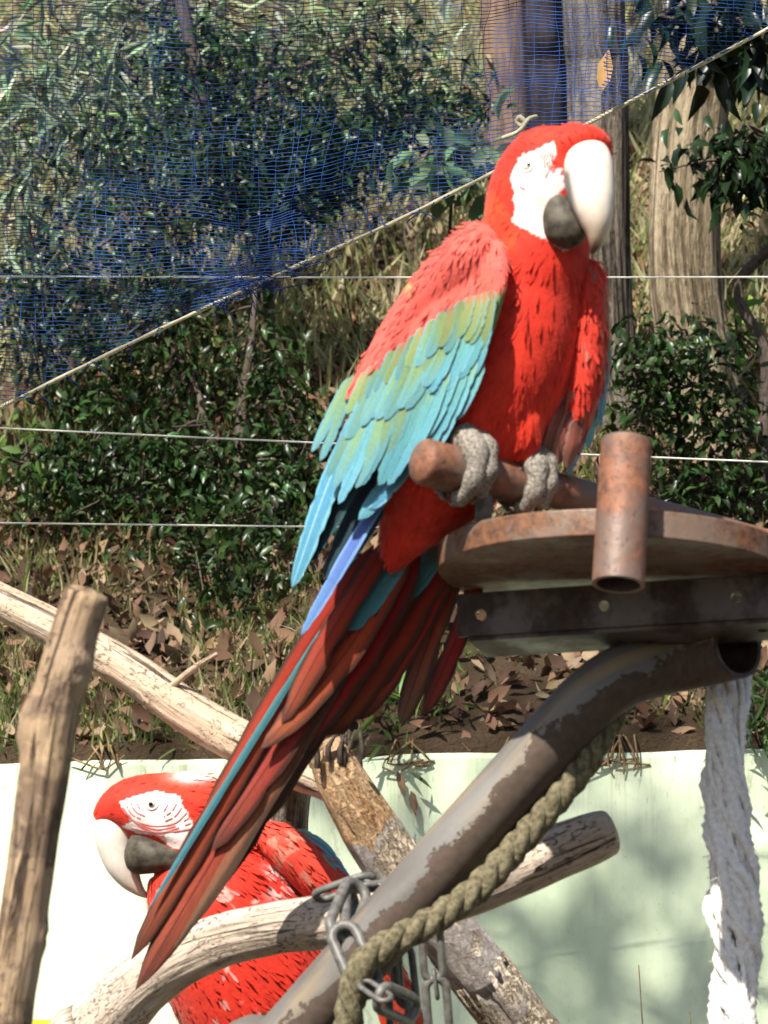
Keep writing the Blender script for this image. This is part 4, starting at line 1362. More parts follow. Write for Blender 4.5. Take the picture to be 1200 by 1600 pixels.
PL_T = np.array([[0, 0, 0], [-.30, .3, .0], [.30, .3, .0], [0, .3, .01], [-.42, .68, -.015], [.42, .68, -.015], [0, .7, .006], [-.22, .95, -.02], [.22, .95, -.02], [0, 1.02, -.015]], float)
PL_TRI = np.array([[0, 3, 1], [0, 2, 3], [1, 3, 6], [1, 6, 4], [3, 2, 5], [3, 5, 6], [4, 6, 9], [4, 9, 7], [6, 5, 8], [6, 8, 9]])


def plumage(name, V, Q, N, C, src, n, L0, mat, parent, skip=None, lsize=None, wid=.24):
    """overlapping contour feathers laid over a body surface, flowing away from src"""
    a = np.linalg.norm(np.cross(V[Q[:, 1]] - V[Q[:, 0]], V[Q[:, 2]] - V[Q[:, 0]]), axis=1)
    f = rng.choice(len(Q), n, p=a / a.sum())
    vi = Q[f, rng.integers(0, 4, n)]
    c, nn, cc = V[vi], N[vi], C[vi]
    keep = np.ones(n, bool) if skip is None else ~skip(c)
    c, nn, cc = c[keep], nn[keep], cc[keep]
    n = len(c)
    fl = c - src
    fl = fl - nn * (fl * nn).sum(1, keepdims=True)
    fl = unitr(fl) + rng.normal(0, .16, (n, 3))
    L = L0 * rng.uniform(.7, 1.3, n)
    if lsize is not None: L = L * lsize(c)
    ccv = np.clip(cc * np.exp(rng.normal(0, .07, (n, 1))) * np.exp(rng.normal(0, .03, (n, 3))), 0, 1)
    Vp, F, cp = cards(c - nn * .0001, fl, nn + rng.normal(0, .016, (n, 3)), L, L * rng.uniform(.75, 1.25, n) * wid, PL_T, PL_TRI, ccv)
    k = len(PL_T)
    tipm = np.tile(np.array([.9, .95, .95, .96, 1, 1, 1, 1.05, 1.05, 1.05]), n)[:, None]
    cp = np.clip(cp * tipm, 0, 1)
    cn = np.repeat(unitr(nn), k, 0)
    return tag(mobj(name, Vp, F, mat, parent, colr=cp, nrm=cn), kind='stuff')


def feather(name, pts, width, nrm, mat, parent, camber=.18, nl=24, nw=9, tip=.35, base=.12, curl=0.0, asym=0.0):
    """one vaned feather along world points with its vane facing nrm"""
    C = catmull(np.array(pts), nl)
    T = unitr(np.gradient(C, axis=0))
    nrm = unit(unit(nrm) + rng.normal(0, .06, 3))
    S = unitr(np.cross(T, nrm)); N = np.cross(S, T)
    V, UV = [], []
    sd_ = random.uniform(0, 50)
    nick = set(random.sample(range(3, nl - 1), 2))
    for i in range(nl):
        t = i / (nl - 1)
        wv = min(1, (t / base)) ** .5 if t < base else 1.0
        if t > 1 - tip:
            q = (t - (1 - tip)) / tip; wv *= math.sqrt(max(0, 1 - q ** 2.2)) * .97 + .03
        wv *= .85 + .15 * math.sin(min(t * 1.4, 1) * math.pi / 2)
        for j in range(nw):
            u = j / (nw - 1); x = (u - .5) * 2
            ww = width / 2 * wv * (1 + asym * (1 if x > 0 else -1))
            edge = 1 + (.10 * fb(t * 9, x * 2 + sd_, sd_, 2) - (.16 if abs(x) > .9 and i in nick else 0)) * abs(x)
            V.append(C[i] + S[i] * x * ww * edge + N[i] * (-camber * ww * abs(x) ** 1.6 + curl * width * t * t))
            UV.append((u, t))
    F = [(i * nw + j, i * nw + j + 1, (i + 1) * nw + j + 1, (i + 1) * nw + j) for i in range(nl - 1) for j in range(nw - 1)]
    return mobj(name, V, F, mat, parent, uv=np.array(UV))


RED = np.array([.66, .032, .016])
RED_GLARE = np.array([.70, .11, .085])  # wing red, paled by sun glare put into the colour
WHITE = np.array([.84, .78, .73])
M['f_green'] = feather_mat('green_covert', [(0.0, (.22, .26, .08)), (.4, (.21, .31, .13)), (.75, (.15, .33, .29)), (1.0, (.13, .33, .38))], edge=(.15, .36, .40), edge_w=.35, rachis=(.10, .24, .18))
M['f_olive'] = feather_mat('olive_covert', [(0.0, (.52, .15, .09)), (.25, (.27, .28, .10)), (1.0, (.21, .30, .11))], edge=(.18, .36, .30), edge_w=.3)
M['f_teal'] = feather_mat('teal_secondary', [(0.0, (0.282, 0.374, 0.111)), (.3, (0.152, 0.404, 0.381)), (.7, (0.138, 0.395, 0.475)), (1.0, (0.127, 0.344, 0.413))], edge=(0.196, 0.459, 0.528), edge_w=.18, rachis=(0.068, 0.205, 0.274))
M['f_tealg'] = feather_mat('green_tinged_secondary', [(0.0, (.26, .32, .12)), (.4, (.20, .35, .20)), (.8, (.15, .36, .36)), (1.0, (.13, .33, .38))], edge=(.15, .37, .43), edge_w=.4, rachis=(.28, .36, .17))
M['f_blue'] = feather_mat('blue_primary', [(0.0, (0.088, 0.282, 0.397)), (.5, (0.107, 0.336, 0.519)), (1.0, (0.088, 0.282, 0.397))], edge=(0.240, 0.538, 0.652), edge_w=.25, rachis=(0.417, 0.669, 0.760))
M['f_violet'] = feather_mat('violet_blue_primary', [(0.0, (0.078, 0.101, 0.341)), (.5, (0.112, 0.181, 0.513)), (1.0, (0.128, 0.265, 0.517))], edge=(0.239, 0.399, 0.765), edge_w=.35)
M['f_dark'] = feather_mat('dark_flight_feather', [(0.0, (.012, .018, .03)), (1.0, (.02, .05, .06))], edge=(.03, .10, .12), edge_w=.2)
M['f_tail'] = feather_mat('red_tail_feather', [(0.0, (.26, .010, .010)), (.45, (.36, .03, .02)), (.85, (.30, .065, .038)), (1.0, (.08, .04, .03))], edge=(.07, .03, .022), edge_w=.34, rachis=(.14, .02, .015), streak=.5)
M['f_tail_brown'] = feather_mat('brown_worn_tail_feather', [(0.0, (.26, .025, .018)), (.5, (.36, .09, .05)), (1.0, (.17, .11, .07))], edge=(.08, .045, .032), edge_w=.4, rachis=(.12, .04, .03), streak=.55)
M['f_tealtail'] = feather_mat('teal_tail_covert', [(0.0, (.16, .10, .03)), (.3, (.06, .18, .17)), (1.0, (.06, .22, .26))], edge=(.08, .25, .30), edge_w=.25)
M['f_red'] = feather_mat('red_covert', [(0.0, tuple(RED * .8)), (1.0, tuple(RED))], edge=(.66, .06, .04), edge_w=.25)
M['f_pinkbrown'] = feather_mat('pink_brown_covert', [(0.0, (.10, .03, .02)), (.5, (.38, .12, .08)), (1.0, (.34, .20, .14))], edge=(.36, .20, .13), edge_w=.3, streak=.5)

# ---------------------------------------------------------------- the standing macaw
D1 = 3.03
b1, u1 = BP(D1)
torso = loft([(612, 880, 95, 20, 20), (640, 820, 80, 55, 45), (680, 752, 50, 92, 76), (732, 675, 8, 106, 96), (775, 600, -4, 108, 100), (804, 525, -4, 104, 102), (824, 460, -2, 92, 98), (836, 405, -10, 84, 90), (843, 350, -8, 88, 86), (853, 302, -8, 89, 90), (878, 256, -6, 80, 86), (898, 228, -4, 52, 60), (907, 213, -2, 26, 30), (910, 207, -2, 8, 8)], D1, 70, 40)
brow = loft([(862, 262, -68, 12, 14), (872, 240, -70, 22, 24), (896, 222, -68, 24, 28), (922, 217, -62, 21, 28), (942, 226, -52, 14, 24), (951, 244, -44, 7, 14)], D1, 26, 16)
fore = loft([(868, 232, -44, 14, 26), (885, 212, -44, 18, 34), (915, 212, -40, 16, 30), (935, 222, -30, 10, 20)], D1, 20, 16)
cheek = loft([(818, 270, -40, 20, 30), (826, 310, -52, 34, 34), (845, 345, -58, 34, 30), (862, 368, -56, 18, 20)], D1, 24, 18)
thigh1 = loft([(755, 600, -30, 38, 36), (750, 660, -44, 40, 36), (736, 700, -56, 22, 20)], D1, 18, 18)
thigh2 = loft([(812, 600, -40, 36, 36), (818, 670, -52, 32, 32), (822, 718, -46, 18, 18)], D1, 18, 18)
V, Q, N, bvh1 = fuse([torso, brow, fore, cheek, thigh1, thigh2], .0022, 10)
px, py, dep = to_px(V)
front = (N @ FWD) < .35
C = np.repeat(RED[None], len(V), 0)
nz_ = np.array([fb(v[0] * 40, v[1] * 40, v[2] * 40, 3) for v in V[::1]])
C = C * (1 + .22 * nz_[:, None])
C[:, 1] += .012 * np.clip(nz_, 0, 1)
FACE1 = [(803, 262), (812, 246), (830, 237), (850, 228), (864, 219), (870, 232), (866, 250), (864, 268), (880, 262), (884, 290), (872, 300), (905, 330), (905, 380), (880, 392), (858, 376), (835, 366), (812, 354), (799, 345), (805, 328), (800, 310), (803, 295), (797, 280)]
wob = 3.5 * np.array([fb(v[0] * 160, v[1] * 160, v[2] * 160, 2) for v in V])
face1 = inside(px + wob, py + wob * .7, FACE1) & front & (dep < D1 + 20 * u1)
C[face1] = WHITE * (1 + .05 * nz_[face1, None])
orange = inside(px, py, [(765, 290), (800, 340), (815, 365), (790, 400), (750, 360)]) & ~face1
C[orange] = C[orange] * np.array([1.04, 1.6, 1.1])
mac1 = root('macaw', 'red macaw standing on the rusty perch bar, teal and green wing, long tail hanging', 'parrot', b1(735, 745, -30), 'red macaws')
mobj('body', V, Q, M['plumage'], mac1, colr=np.clip(C, 0, 1))
fc = FACE1
plumage('contour_feathers', V, Q, N, C, b1(925, 262, -90), 5500, .013, M['plumage'], mac1,
        skip=lambda c: inside(to_px(c)[0], to_px(c)[1], [(x + (4 if x > 850 else -3), y) for x, y in FACE1]) & (((c - CAM) @ FWD) < D1 + 25 * u1),
        lsize=lambda c: np.where(to_px(c)[1] < 400, .55, 1.0))


def vloft(name, rows, d0, colf, parent, n=60, nu=36, mat=None):
    V, F = loft(rows, d0, n, nu)
    px, py, dep = to_px(V)
    return mobj(name, V, F, mat or M['beak'], parent, colr=colf(px, py, dep))


def beakcol1(px, py, dep):
    c = np.repeat(np.array([[.76, .68, .57]]), len(px), 0)
    k = np.clip((py - 325) / 45, 0, 1)[:, None]; c = c * (1 - k) + np.array([.66, .50, .36]) * k
    k = np.clip((py - 372) / 16, 0, 1)[:, None]; c = c * (1 - k) + np.array([.10, .075, .06]) * k
    g = np.clip((892 + (py - 250) * .16 - px) / 9, 0, 1)[:, None] * np.clip((py - 258) / 14, 0, 1)[:, None]
    return c * (1 - g) + np.array([.12, .11, .11]) * g


vloft('upper_beak', [(914, 226, -46, 22, 16), (917, 238, -66, 33, 26), (919, 258, -86, 38, 34), (921, 285, -102, 38, 37), (925, 315, -115, 35, 36), (931, 342, -121, 27, 30), (933, 362, -122, 19, 22), (931, 380, -119, 11, 14), (926, 394, -114, 4, 5), (925, 397, -113, .6, .6)], D1, beakcol1, mac1)
lbk = loft([(866, 294, -70, 1, 1), (868, 300, -76, 9, 9), (871, 316, -84, 20, 17), (877, 336, -92, 30, 24), (884, 356, -96, 34, 27), (889, 372, -95, 28, 23), (891, 383, -92, 16, 14), (892, 388, -90, 1, 1)], D1, 50, 32)
lo = mobj('lower_beak', *lbk, M['horn_dark'], mac1)
# pale rim around the lower mandible, its lit edge put into a skin-coloured strip
rim = [(864, 300), (852, 316), (846, 338), (848, 356), (856, 370)]
q = np.array([b1(x, y, -80 - 4 * i) for i, (x, y) in enumerate(rim)])
V_, F_, co_ = sweep(catmull(q, 24), np.full(24, 3.2 * u1), 8, ref=(.1, 1, .1))
mobj('lit_gape_rim', V_, F_, M['skin'], lo, vec=co_)


def eye(parent, bvh, px, py, rpx, u, pupil_px, look, lid=True, pr=.32):
    p, n = ray(bvh, px, py)
    r = rpx * u
    c = p - n * r * .35

    def sph(c, r, axis, k0=0, k1=1.0, nu=24, nv=14):
        z = unit(axis); x = unit(np.cross(z, (0, 0, 1))); y = np.cross(z, x)
        V = []
        for i in range(nv + 1):
            a = math.pi * (k0 + (k1 - k0) * i / nv)
            for j in range(nu):
                b_ = 2 * math.pi * j / nu
                V.append(c + r * (z * math.cos(a) + math.sin(a) * (x * math.cos(b_) + y * math.sin(b_))))
        F = [(i * nu + j, i * nu + (j + 1) % nu, (i + 1) * nu + (j + 1) % nu, (i + 1) * nu + j) for i in range(nv) for j in range(nu)]
        return V, F
    look = unit(look)
    e = mobj('eye', *sph(c, r, look), M['iris'], parent)
    mobj('pupil', *sph(c + look * r * .06, r * 1.0, look, 0, pr / math.pi * 1.0), M['black'], e)
    if lid:
        z = n; x = unit(np.cross(z, (0, 0, 1))); y = np.cross(z, x)
        ringp = np.array([p + (x * math.cos(a) + y * math.sin(a)) * r * 1.05 for a in np.linspace(0, 2 * math.pi, 25)])
        V_, F_, co_ = sweep(ringp, np.full(25, r * .22), 8, ref=n)
        mobj('eyelid', V_, F_, M['skin'], e, vec=co_)


eye(mac1, bvh1, 824, 259, 9, u1, 3, -FWD + RIGHT * .0 + UP * .3, pr=.34)


def face_lines(parent, bvh, polys, width, mat, seed):
    """rows of tiny red feathers on the bare face, pressed onto the skin"""
    random.seed(seed)
    ls = []
    for pl in polys:
        q = catmull(np.array([(x, y, 0) for x, y in pl], float), 26)
        run = []
        for i, (x, y, _) in enumerate(q):
            p, n = ray(bvh, x, y)
            if p is None or (random.random() < .08):
                if len(run) > 2: ls.append(np.array(run))
                run = []; continue
            run.append(p + n * width * .3)
        if len(run) > 2: ls.append(np.array(run))
    V, F = thin_tubes(ls, width, 4)
    return tag(mobj('facial_feather_rows', V, F, mat, parent), kind='stuff')


pl = [[(852 + i * 3, 232 + i * 2), (846 + i * 4, 244 + i * 3), (846 + i * 6, 258 + i * 4)] for i in range(5)]
pl += [[(812, 292), (820, 296)], [(860, 262), (852, 278)]]
face_lines(mac1, bvh1, pl, .0008, M['redline'], 3)

# near wing: a thick shell with every large covert and flight feather laid on it
LE = np.array([(746, 358, -40), (780, 378, -112), (788, 415, -138), (784, 455, -148), (770, 505, -148), (750, 565, -138), (722, 622, -122), (692, 668, -104), (640, 725, -74), (585, 785, -38)], float)
TE = np.array([(738, 357, -24), (702, 366, 6), (664, 400, 30), (620, 455, 52), (585, 510, 64), (556, 565, 70), (530, 620, 70), (505, 675, 68), (488, 720, 64), (470, 790, 58)], float)


def wing_pt(s, t, lift=0.0):
    """s along shoulder->tip, t from front edge (0) to rear edge (1); lift in px off the shell"""
    def at(A):
        x = s * (len(A) - 1); i = min(int(x), len(A) - 2); f = x - i
        return A[i] * (1 - f) + A[i + 1] * f
    a, b_ = at(LE), at(TE)
    p = a * (1 - t) + b_ * t
    out = np.array([-.62, -.10, -.78])
    bul = 30 * math.sin(math.pi * t) ** .8 * math.sin(math.pi * min(max(s * 1.05 + .06, 0), 1)) ** .5
    p = p + out * (bul + lift)
    return b1(p[0], p[1], p[2])


ns, nt_ = 34, 26
gv, gf = [], []
for side in (0, 1):
    for i in range(ns):
        for j in range(nt_):
            s, t = i / (ns - 1) * .68, .02 + .96 * j / (nt_ - 1)
            th_ = 10 * math.sin(math.pi * t) ** .5 * math.sin(math.pi * (i + .5) / ns) ** .4
            gv.append(wing_pt(s, t, (th_ * .3 - 9 if side == 0 else -th_ - 20)))
for i in range(ns - 1):
    for j in range(nt_ - 1):
        a = i * nt_ + j
        gf.append((a, a + 1, a + nt_ + 1, a + nt_))
        c_ = a + ns * nt_
        gf.append((c_, c_ + nt_, c_ + nt_ + 1, c_ + 1))
K_ = ns * nt_
for i in range(ns - 1):
    for j in (0, nt_ - 1):
        a = i * nt_ + j; gf.append((a, a + nt_, a + nt_ + K_, a + K_))
for j in range(nt_ - 1):
    for i in (0, ns - 1):
        a = i * nt_ + j; gf.append((a, a + 1, a + 1 + K_, a + K_))
V, Q, N, bvhw = fuse([(np.array(gv), gf), loft([(741, 352, -26, 4, 4), (744, 368, -46, 28, 26), (742, 400, -74, 42, 38), (720, 440, -66, 46, 30), (680, 490, -34, 46, 20), (640, 545, -14, 40, 16), (600, 600, 0, 26, 12)], D1, 40, 24)], .0022, 10)
px, py, dep = to_px(V)
nz_ = np.array([fb(v[0] * 35, v[1] * 35, v[2] * 35, 3) for v in V])
bound = np.interp(px, [545, 560, 610, 660, 700, 745, 772], [612, 600, 562, 524, 486, 466, 448])
kk = np.clip((py + 14 * nz_ - bound) / 10, 0, 1)[:, None]
C = RED_GLARE * (1 + .15 * nz_[:, None]) * (1 - kk) + np.array([.16, .24, .10]) * kk
dk = np.exp(-(((px - 757) / 14) ** 2 + ((py - 440) / 16) ** 2))[:, None] * np.clip(.7 + nz_, 0, 1)[:, None]
C = C * (1 - dk) + np.array([.16, .10, .06]) * dk
yl = np.exp(-(((px - 642) / 9) ** 2 + ((py - 449) / 9) ** 2))[:, None]
C = C * (1 - yl) + np.array([.70, .36, .14]) * yl
wing1 = mobj('wing', V, Q, M['plumage'], mac1, colr=np.clip(C, 0, 1))
plumage('shoulder_feathers', V, Q, N, C, b1(770, 340, -90), 3000, .012, M['plumage'], wing1, skip=lambda c: (to_px(c)[1] > np.interp(to_px(c)[0], [545, 560, 610, 660, 700, 745, 772], [606, 594, 556, 518, 480, 460, 442])) | (((c - CAM) @ FWD) > D1 + 80 * u1))
WN = unit(-FWD * .72 - RIGHT * .62 + UP * .12)


_ws = np.array([wing_pt(s_, t_, 0) for s_ in np.linspace(.1, 1, 70) for t_ in np.linspace(0, 1, 40)])
WSX, WSY, WSD = to_px(_ws)


def wing_surf(px, py, lift):
    e = (WSX - px) ** 2 + (WSY - py) ** 2
    k = np.argsort(e)[:8]
    wgt = 1 / (e[k] + 9.0)
    return P(px, py, float((WSD[k] * wgt).sum() / wgt.sum())) - FWD * lift * u1


def wfe(root_px, tip_px, width, mat, lift0, lift1, dd0=None, dd1=None, bow=0.0, tip=.3, name='feather', camber=.2, nrm=None, asym=0.0):
    """feather from one photo pixel to another, resting on the wing shell (or at given depth)"""
    if name in ('covert_feather', 'secondary_feather'):
        jt = random.gauss(0, .11); tip_px = (tip_px[0] + (tip_px[0] - root_px[0]) * jt + random.gauss(0, 2), tip_px[1] + (tip_px[1] - root_px[1]) * jt)
        lift0 += random.uniform(-.3, .3); lift1 += random.uniform(-.4, .6)
    mx, my = (root_px[0] + tip_px[0]) / 2, (root_px[1] + tip_px[1]) / 2
    dx, dy = tip_px[0] - root_px[0], tip_px[1] - root_px[1]
    l_ = math.hypot(dx, dy); mx += -dy / l_ * bow; my += dx / l_ * bow
    out = []
    for (x, y), lf, dd in (((root_px[0], root_px[1]), lift0, dd0), ((mx, my), (lift0 + lift1) / 2, None if dd0 is None else (dd0 + dd1) / 2), ((tip_px[0], tip_px[1]), lift1, dd1)):
        p = None
        if dd is None:
            p = wing_surf(x, y, lf)
        if p is None:
            if dd is None:
                # off the shell: continue its plane
                dd = 70 - (x - 500) * .62 - lf
            p = b1(x, y, dd)
        out.append(p)
    return feather(name, out, width * u1, WN if nrm is None else nrm, mat, wing1, tip=tip, camber=camber, asym=asym)


random.seed(21)
# flight feathers, deepest first
wfe((560, 640), (456, 917), 46, M['f_blue'], 0, 0, 60, 66, bow=4, tip=.6, name='primary_feather')
wfe((585, 660), (478, 880), 48, M['f_dark'], 0, 0, 62, 74, tip=.5, name='primary_feather')
wfe((610, 680), (505, 905), 46, M['f_dark'], 0, 0, 56, 80, tip=.5, name='primary_feather')
wfe((640, 700), (520, 900), 44, M['f_dark'], 0, 0, 40, 76, tip=.5, name='primary_feather')
wfe((632, 720), (470, 992), 26, M['f_violet'], 0, 0, 20, 55, bow=3, tip=.5, name='primary_feather')
wfe((655, 690), (560, 812), 30, M['f_teal'], 0, 0, -45, 10, tip=.35, name='primary_feather')
wfe((672, 680), (575, 795), 34, M['f_blue'], 0, 0, -62, 0, tip=.35, name='primary_feather')
wfe((545, 590), (487, 706), 22, M['f_tealg'], 0, 0, 84, 88, tip=.6, name='tertial_feather')
wfe((552, 585), (500, 720), 26, M['f_tealg'], 0, 0, 76, 80, tip=.6, name='tertial_feather')
# secondaries: teal row
sec = [((752, 560), (704, 662), 40), ((738, 545), (684, 678), 46), ((716, 555), (655, 694), 48), ((690, 575), (630, 716), 48), ((662, 590), (604, 730), 46), ((632, 606), (577, 750), 44), ((606, 620), (556, 758), 42), ((582, 632), (533, 752), 40), ((562, 640), (516, 735), 34)]

def dense(row, n):
    r_ = np.array([[*a, *b_, wd] for a, b_, wd in row], float)
    t = np.linspace(0, len(r_) - 1, n)
    return [((np.interp(x, range(len(r_)), r_[:, 0]), np.interp(x, range(len(r_)), r_[:, 1])), (np.interp(x, range(len(r_)), r_[:, 2]), np.interp(x, range(len(r_)), r_[:, 3])), np.interp(x, range(len(r_)), r_[:, 4])) for x in t]


gc = [((764, 490), (735, 590), 34), ((750, 500), (706, 588), 40), ((726, 506), (690, 592), 42), ((702, 516), (662, 606), 42), ((676, 530), (634, 622), 42), ((650, 548), (608, 640), 40), ((624, 566), (584, 650), 38), ((598, 582), (560, 664), 36), ((576, 598), (543, 676), 34)]
mc = [((768, 452), (752, 522), 30), ((752, 458), (732, 528), 32), ((734, 462), (712, 530), 34), ((712, 474), (690, 540), 34), ((690, 488), (664, 556), 34), ((666, 508), (640, 574), 34), ((642, 528), (614, 590), 32), ((616, 546), (590, 606), 32), ((590, 564), (566, 622), 30), ((570, 580), (548, 634), 26)]
for row, n, l0, l1, kind in ((dense(sec, 13), 13, 1.0, 2.0, 's'), (dense(gc, 14), 14, 2.2, 3.4, 'g'), (dense(mc, 15), 15, 3.6, 4.8, 'm')):
    for k in range(n - 1, -1, -1):
        (a, b_, wd) = row[k]
        f = k / (n - 1)
        r_ = random.random()
        if kind == 's': mt = 'f_tealg' if (f > .55 and r_ < .6) else 'f_teal'
        elif kind == 'g': mt = 'f_teal' if f < .35 and r_ < .8 else ('f_green' if f < .7 and r_ < .75 else 'f_tealg')
        else: mt = 'f_olive' if r_ < .6 else 'f_green'
        b_ = (b_[0] - (a[0] - b_[0]) * -.12 * -1, b_[1] + (b_[1] - a[1]) * .12)
        wfe(a, b_, wd * .80, M[mt], l0, l1 + f, bow=-2, tip=.55, name='secondary_feather' if kind == 's' else 'covert_feather', camber=.07)

# far wing, edge-on beyond the chest
fw_rows = [(916, 406, -16, 6, 8), (922, 420, -16, 18, 24), (922, 455, -14, 25, 38), (920, 510, -10, 29, 44), (915, 570, -8, 32, 46), (906, 630, -4, 30, 40), (894, 690, 4, 18, 26), (888, 725, 10, 6, 8)]
V, Q, N, bvhf = fuse([loft(fw_rows, D1, 50, 30)], .0020, 6)
px, py, dep = to_px(V)
nz_ = np.array([fb(v[0] * 50, v[1] * 50, v[2] * 50, 3) for v in V])
C = RED * np.array([1.0, 1.4, 1.6]) * (1 + .35 * nz_[:, None])
kk = np.clip((nz_ - .22) * 5, 0, .7)[:, None]
C = C * (1 - kk) + np.array([.30, .16, .12]) * kk
wing2 = mobj('wing', V, Q, M['plumage'], mac1, colr=np.clip(C, 0, 1))
plumage('shoulder_feathers', V, Q, N, C, b1(915, 380, -20), 1500, .015, M['plumage'], wing2)
N2 = unit(-FWD * .55 + RIGHT * .8)
for (a, b_, wd, mt, d0_, d1_) in (((943, 470), (950, 600), 22, 'f_tealg', -14, -12), ((946, 530), (938, 668), 26, 'f_blue', -16, -12), ((940, 580), (918, 704), 26, 'f_teal', -20, -10), ((928, 630), (888, 744), 24, 'f_blue', -16, -8)):
    feather('flight_feather', [b1(*a, d0_), b1((a[0] + b_[0]) / 2 + 4, (a[1] + b_[1]) / 2, (d0_ + d1_) / 2), b1(*b_, d1_)], wd * u1, N2, M[mt], wing2, tip=.45)
for (a, b_, wd, mt, dd) in (((880, 600), (838, 716), 30, 'f_pinkbrown', -26), ((890, 620), (852, 724), 30, 'f_pinkbrown', -30), ((898, 640), (868, 730), 30, 'f_pinkbrown', -34), ((904, 655), (886, 732), 28, 'f_pinkbrown', -36)):
    feather('covert_feather', [b1(*a, dd), b1((a[0] + b_[0]) / 2, (a[1] + b_[1]) / 2, dd - 6), b1(*b_, dd + 4)], wd * u1, -FWD + RIGHT * .35, M[mt], wing2, tip=.6)

# tail: long graduated feathers hanging behind the perch
TN = unit(-FWD * .9 - RIGHT * .25 + UP * .25)
tail = [  # root, middle, tip (px), width, material, depth root, tip
    ((690, 850), (640, 985), (655, 1128), 0, None, 0, 0),
    ((585, 850), (450, 1060), (205, 1500), 48, 'f_tail', 112, 150),
    ((600, 850), (462, 1050), (232, 1420), 13, 'f_tealtail', 104, 142),
    ((640, 850), (528, 1060), (285, 1440), 69, 'f_tail_brown', 108, 142),
    ((620, 850), (500, 1060), (212, 1546), 66, 'f_tail', 106, 138),
    ((630, 850), (508, 1065), (250, 1500), 62, 'f_tail_brown', 100, 132),
    ((715, 870), (672, 995), (625, 1132), 46, 'f_tail_brown', 116, 120),
    ((750, 890), (712, 1000), (660, 1118), 38, 'f_tail', 122, 124),
    ((695, 860), (612, 1005), (508, 1150), 62, 'f_tail', 108, 112),
    ((710, 860), (648, 985), (560, 1125), 49, 'f_tail', 104, 110),
    ((655, 850), (545, 1050), (380, 1250), 64, 'f_tail', 98, 122),
    ((625, 850), (500, 1070), (330, 1330), 54, 'f_tail', 94, 124),
    ((672, 860), (570, 1020), (455, 1180), 61, 'f_tail', 90, 106),
    ((640, 850), (540, 1020), (408, 1170), 51, 'f_tail', 86, 104),
    ((610, 840), (510, 1000), (440, 1130), 41, 'f_tail', 82, 98),
    ((690, 830), (640, 910), (536, 1002), 52, 'f_tealtail', 74, 84),
    ((660, 820), (600, 900), (545, 985), 46, 'f_tealtail', 78, 86),
    ((716, 815), (680, 865), (620, 925), 34, 'f_tealtail', 66, 74),
]
for (a, m_, t_, wd, mt, d0_, d1_) in tail[1:]:
    if a[0] > 668: d0_ += 34; d1_ += 34
    d1_ += .34 * (t_[1] - a[1]); dm_ = d0_ + (d1_ - d0_) * (m_[1] - a[1]) / (t_[1] - a[1])
    feather('tail_feather' if mt.startswith('f_tail') else 'tail_covert', [b1(*a, d0_), b1(*m_, dm_), b1(*t_, d1_)], wd * u1, TN + rng.normal(0, .07, 3), M[mt], mac1, tip=.35, camber=.22, nl=22)


def foot(parent, c, axis, r, u, rear=True, spread=12, leg_to=None, toe=10.5, a_end=-62):
    """two front and two rear toes closed round a bar at point c"""
    axis = unit(axis); f0 = unit(-FWD - axis * (-FWD @ axis)); up = unit(np.cross(axis, f0)); up = up if up[2] > 0 else -up
    fo = mobj('foot', *sweep(np.array([c + up * (r + 3 * u) - axis * spread * 1.1 * u + f0 * 6 * u, c + up * (r + 9 * u) + f0 * 6 * u, c + up * (r + 3 * u) + axis * spread * 1.1 * u + f0 * 6 * u]), np.array([13, 20, 13]) * u, 16, ref=f0)[:2], M['foot'], parent)
    sets = [(-1, 1), (1, 1)] + ([(-1, -1), (1, -1)] if rear else [])
    for (sgn, dr) in sets:
        n = 17; q, rr = [], []
        a0, a1 = (95, a_end + (34 if sgn > 0 else 0)) if dr > 0 else (85, 225)
        for i in range(n):
            t = i / (n - 1); a = R(a0 + (a1 - a0) * t)
            rad = r + toe * u * (.95 - .25 * t)
            q.append(c + axis * sgn * spread * u * (.95 + .15 * t) + rad * (f0 * math.cos(a) + up * math.sin(a)))
            rr.append(toe * u * (1.55 - .75 * t + .12 * math.cos(t * 3 * 2 * math.pi)))
        V, F, co = sweep(np.array(q), np.array(rr), 14, ref=axis, disp=lambda s_, th_, r_: .05 * fb(s_ * 160, math.cos(th_) * 3, math.sin(th_) * 3 + sgn, 3) + .03 * abs(math.sin(s_ * 620)))
        to = mobj('toe', V, F, M['foot'], fo, vec=co)
        a = R(a1); e = q[-1]; tg = unit(q[-1] - q[-2]); outd = unit(q[-1] - c - axis * ((q[-1] - c) @ axis))
        cl = catmull(np.array([e, e + tg * 9 * u + outd * 4 * u, e + tg * 19 * u + outd * 2 * u, e + tg * 27 * u - outd * 6 * u]), 9)
        V, F, co = sweep(cl, np.linspace(toe * .62, .6, 9) * u, 10, ref=axis)
        mobj('claw', V, F, M['claw'], fo, vec=co)
    if leg_to is not None:
        q = catmull(np.array([c + up * (r + 4 * u), (c + up * (r + 10 * u)) * .5 + leg_to * .5, leg_to]), 8)
        V, F, co = sweep(q, np.linspace(13, 19, 8) * u, 14, ref=f0)
        mobj('leg', V, F, M['foot'], fo, vec=co)


PB = catmull(np.array([[*P(c[0], c[1], c[2]), c[3] * KPX * c[2]] for c in PER]), 200)
pbx, pby, _ = to_px(PB[:, :3])
for fx, lt in ((724, (733, 690, -66)), (822, (826, 712, -50))):
    k = int(np.argmin(abs(pbx - fx)))
    foot(mac1, PB[k, :3], PB[k + 3, :3] - PB[k - 3, :3], PB[k, 3], u1, leg_to=b1(*lt), toe=15, spread=9.5, a_end=-70)

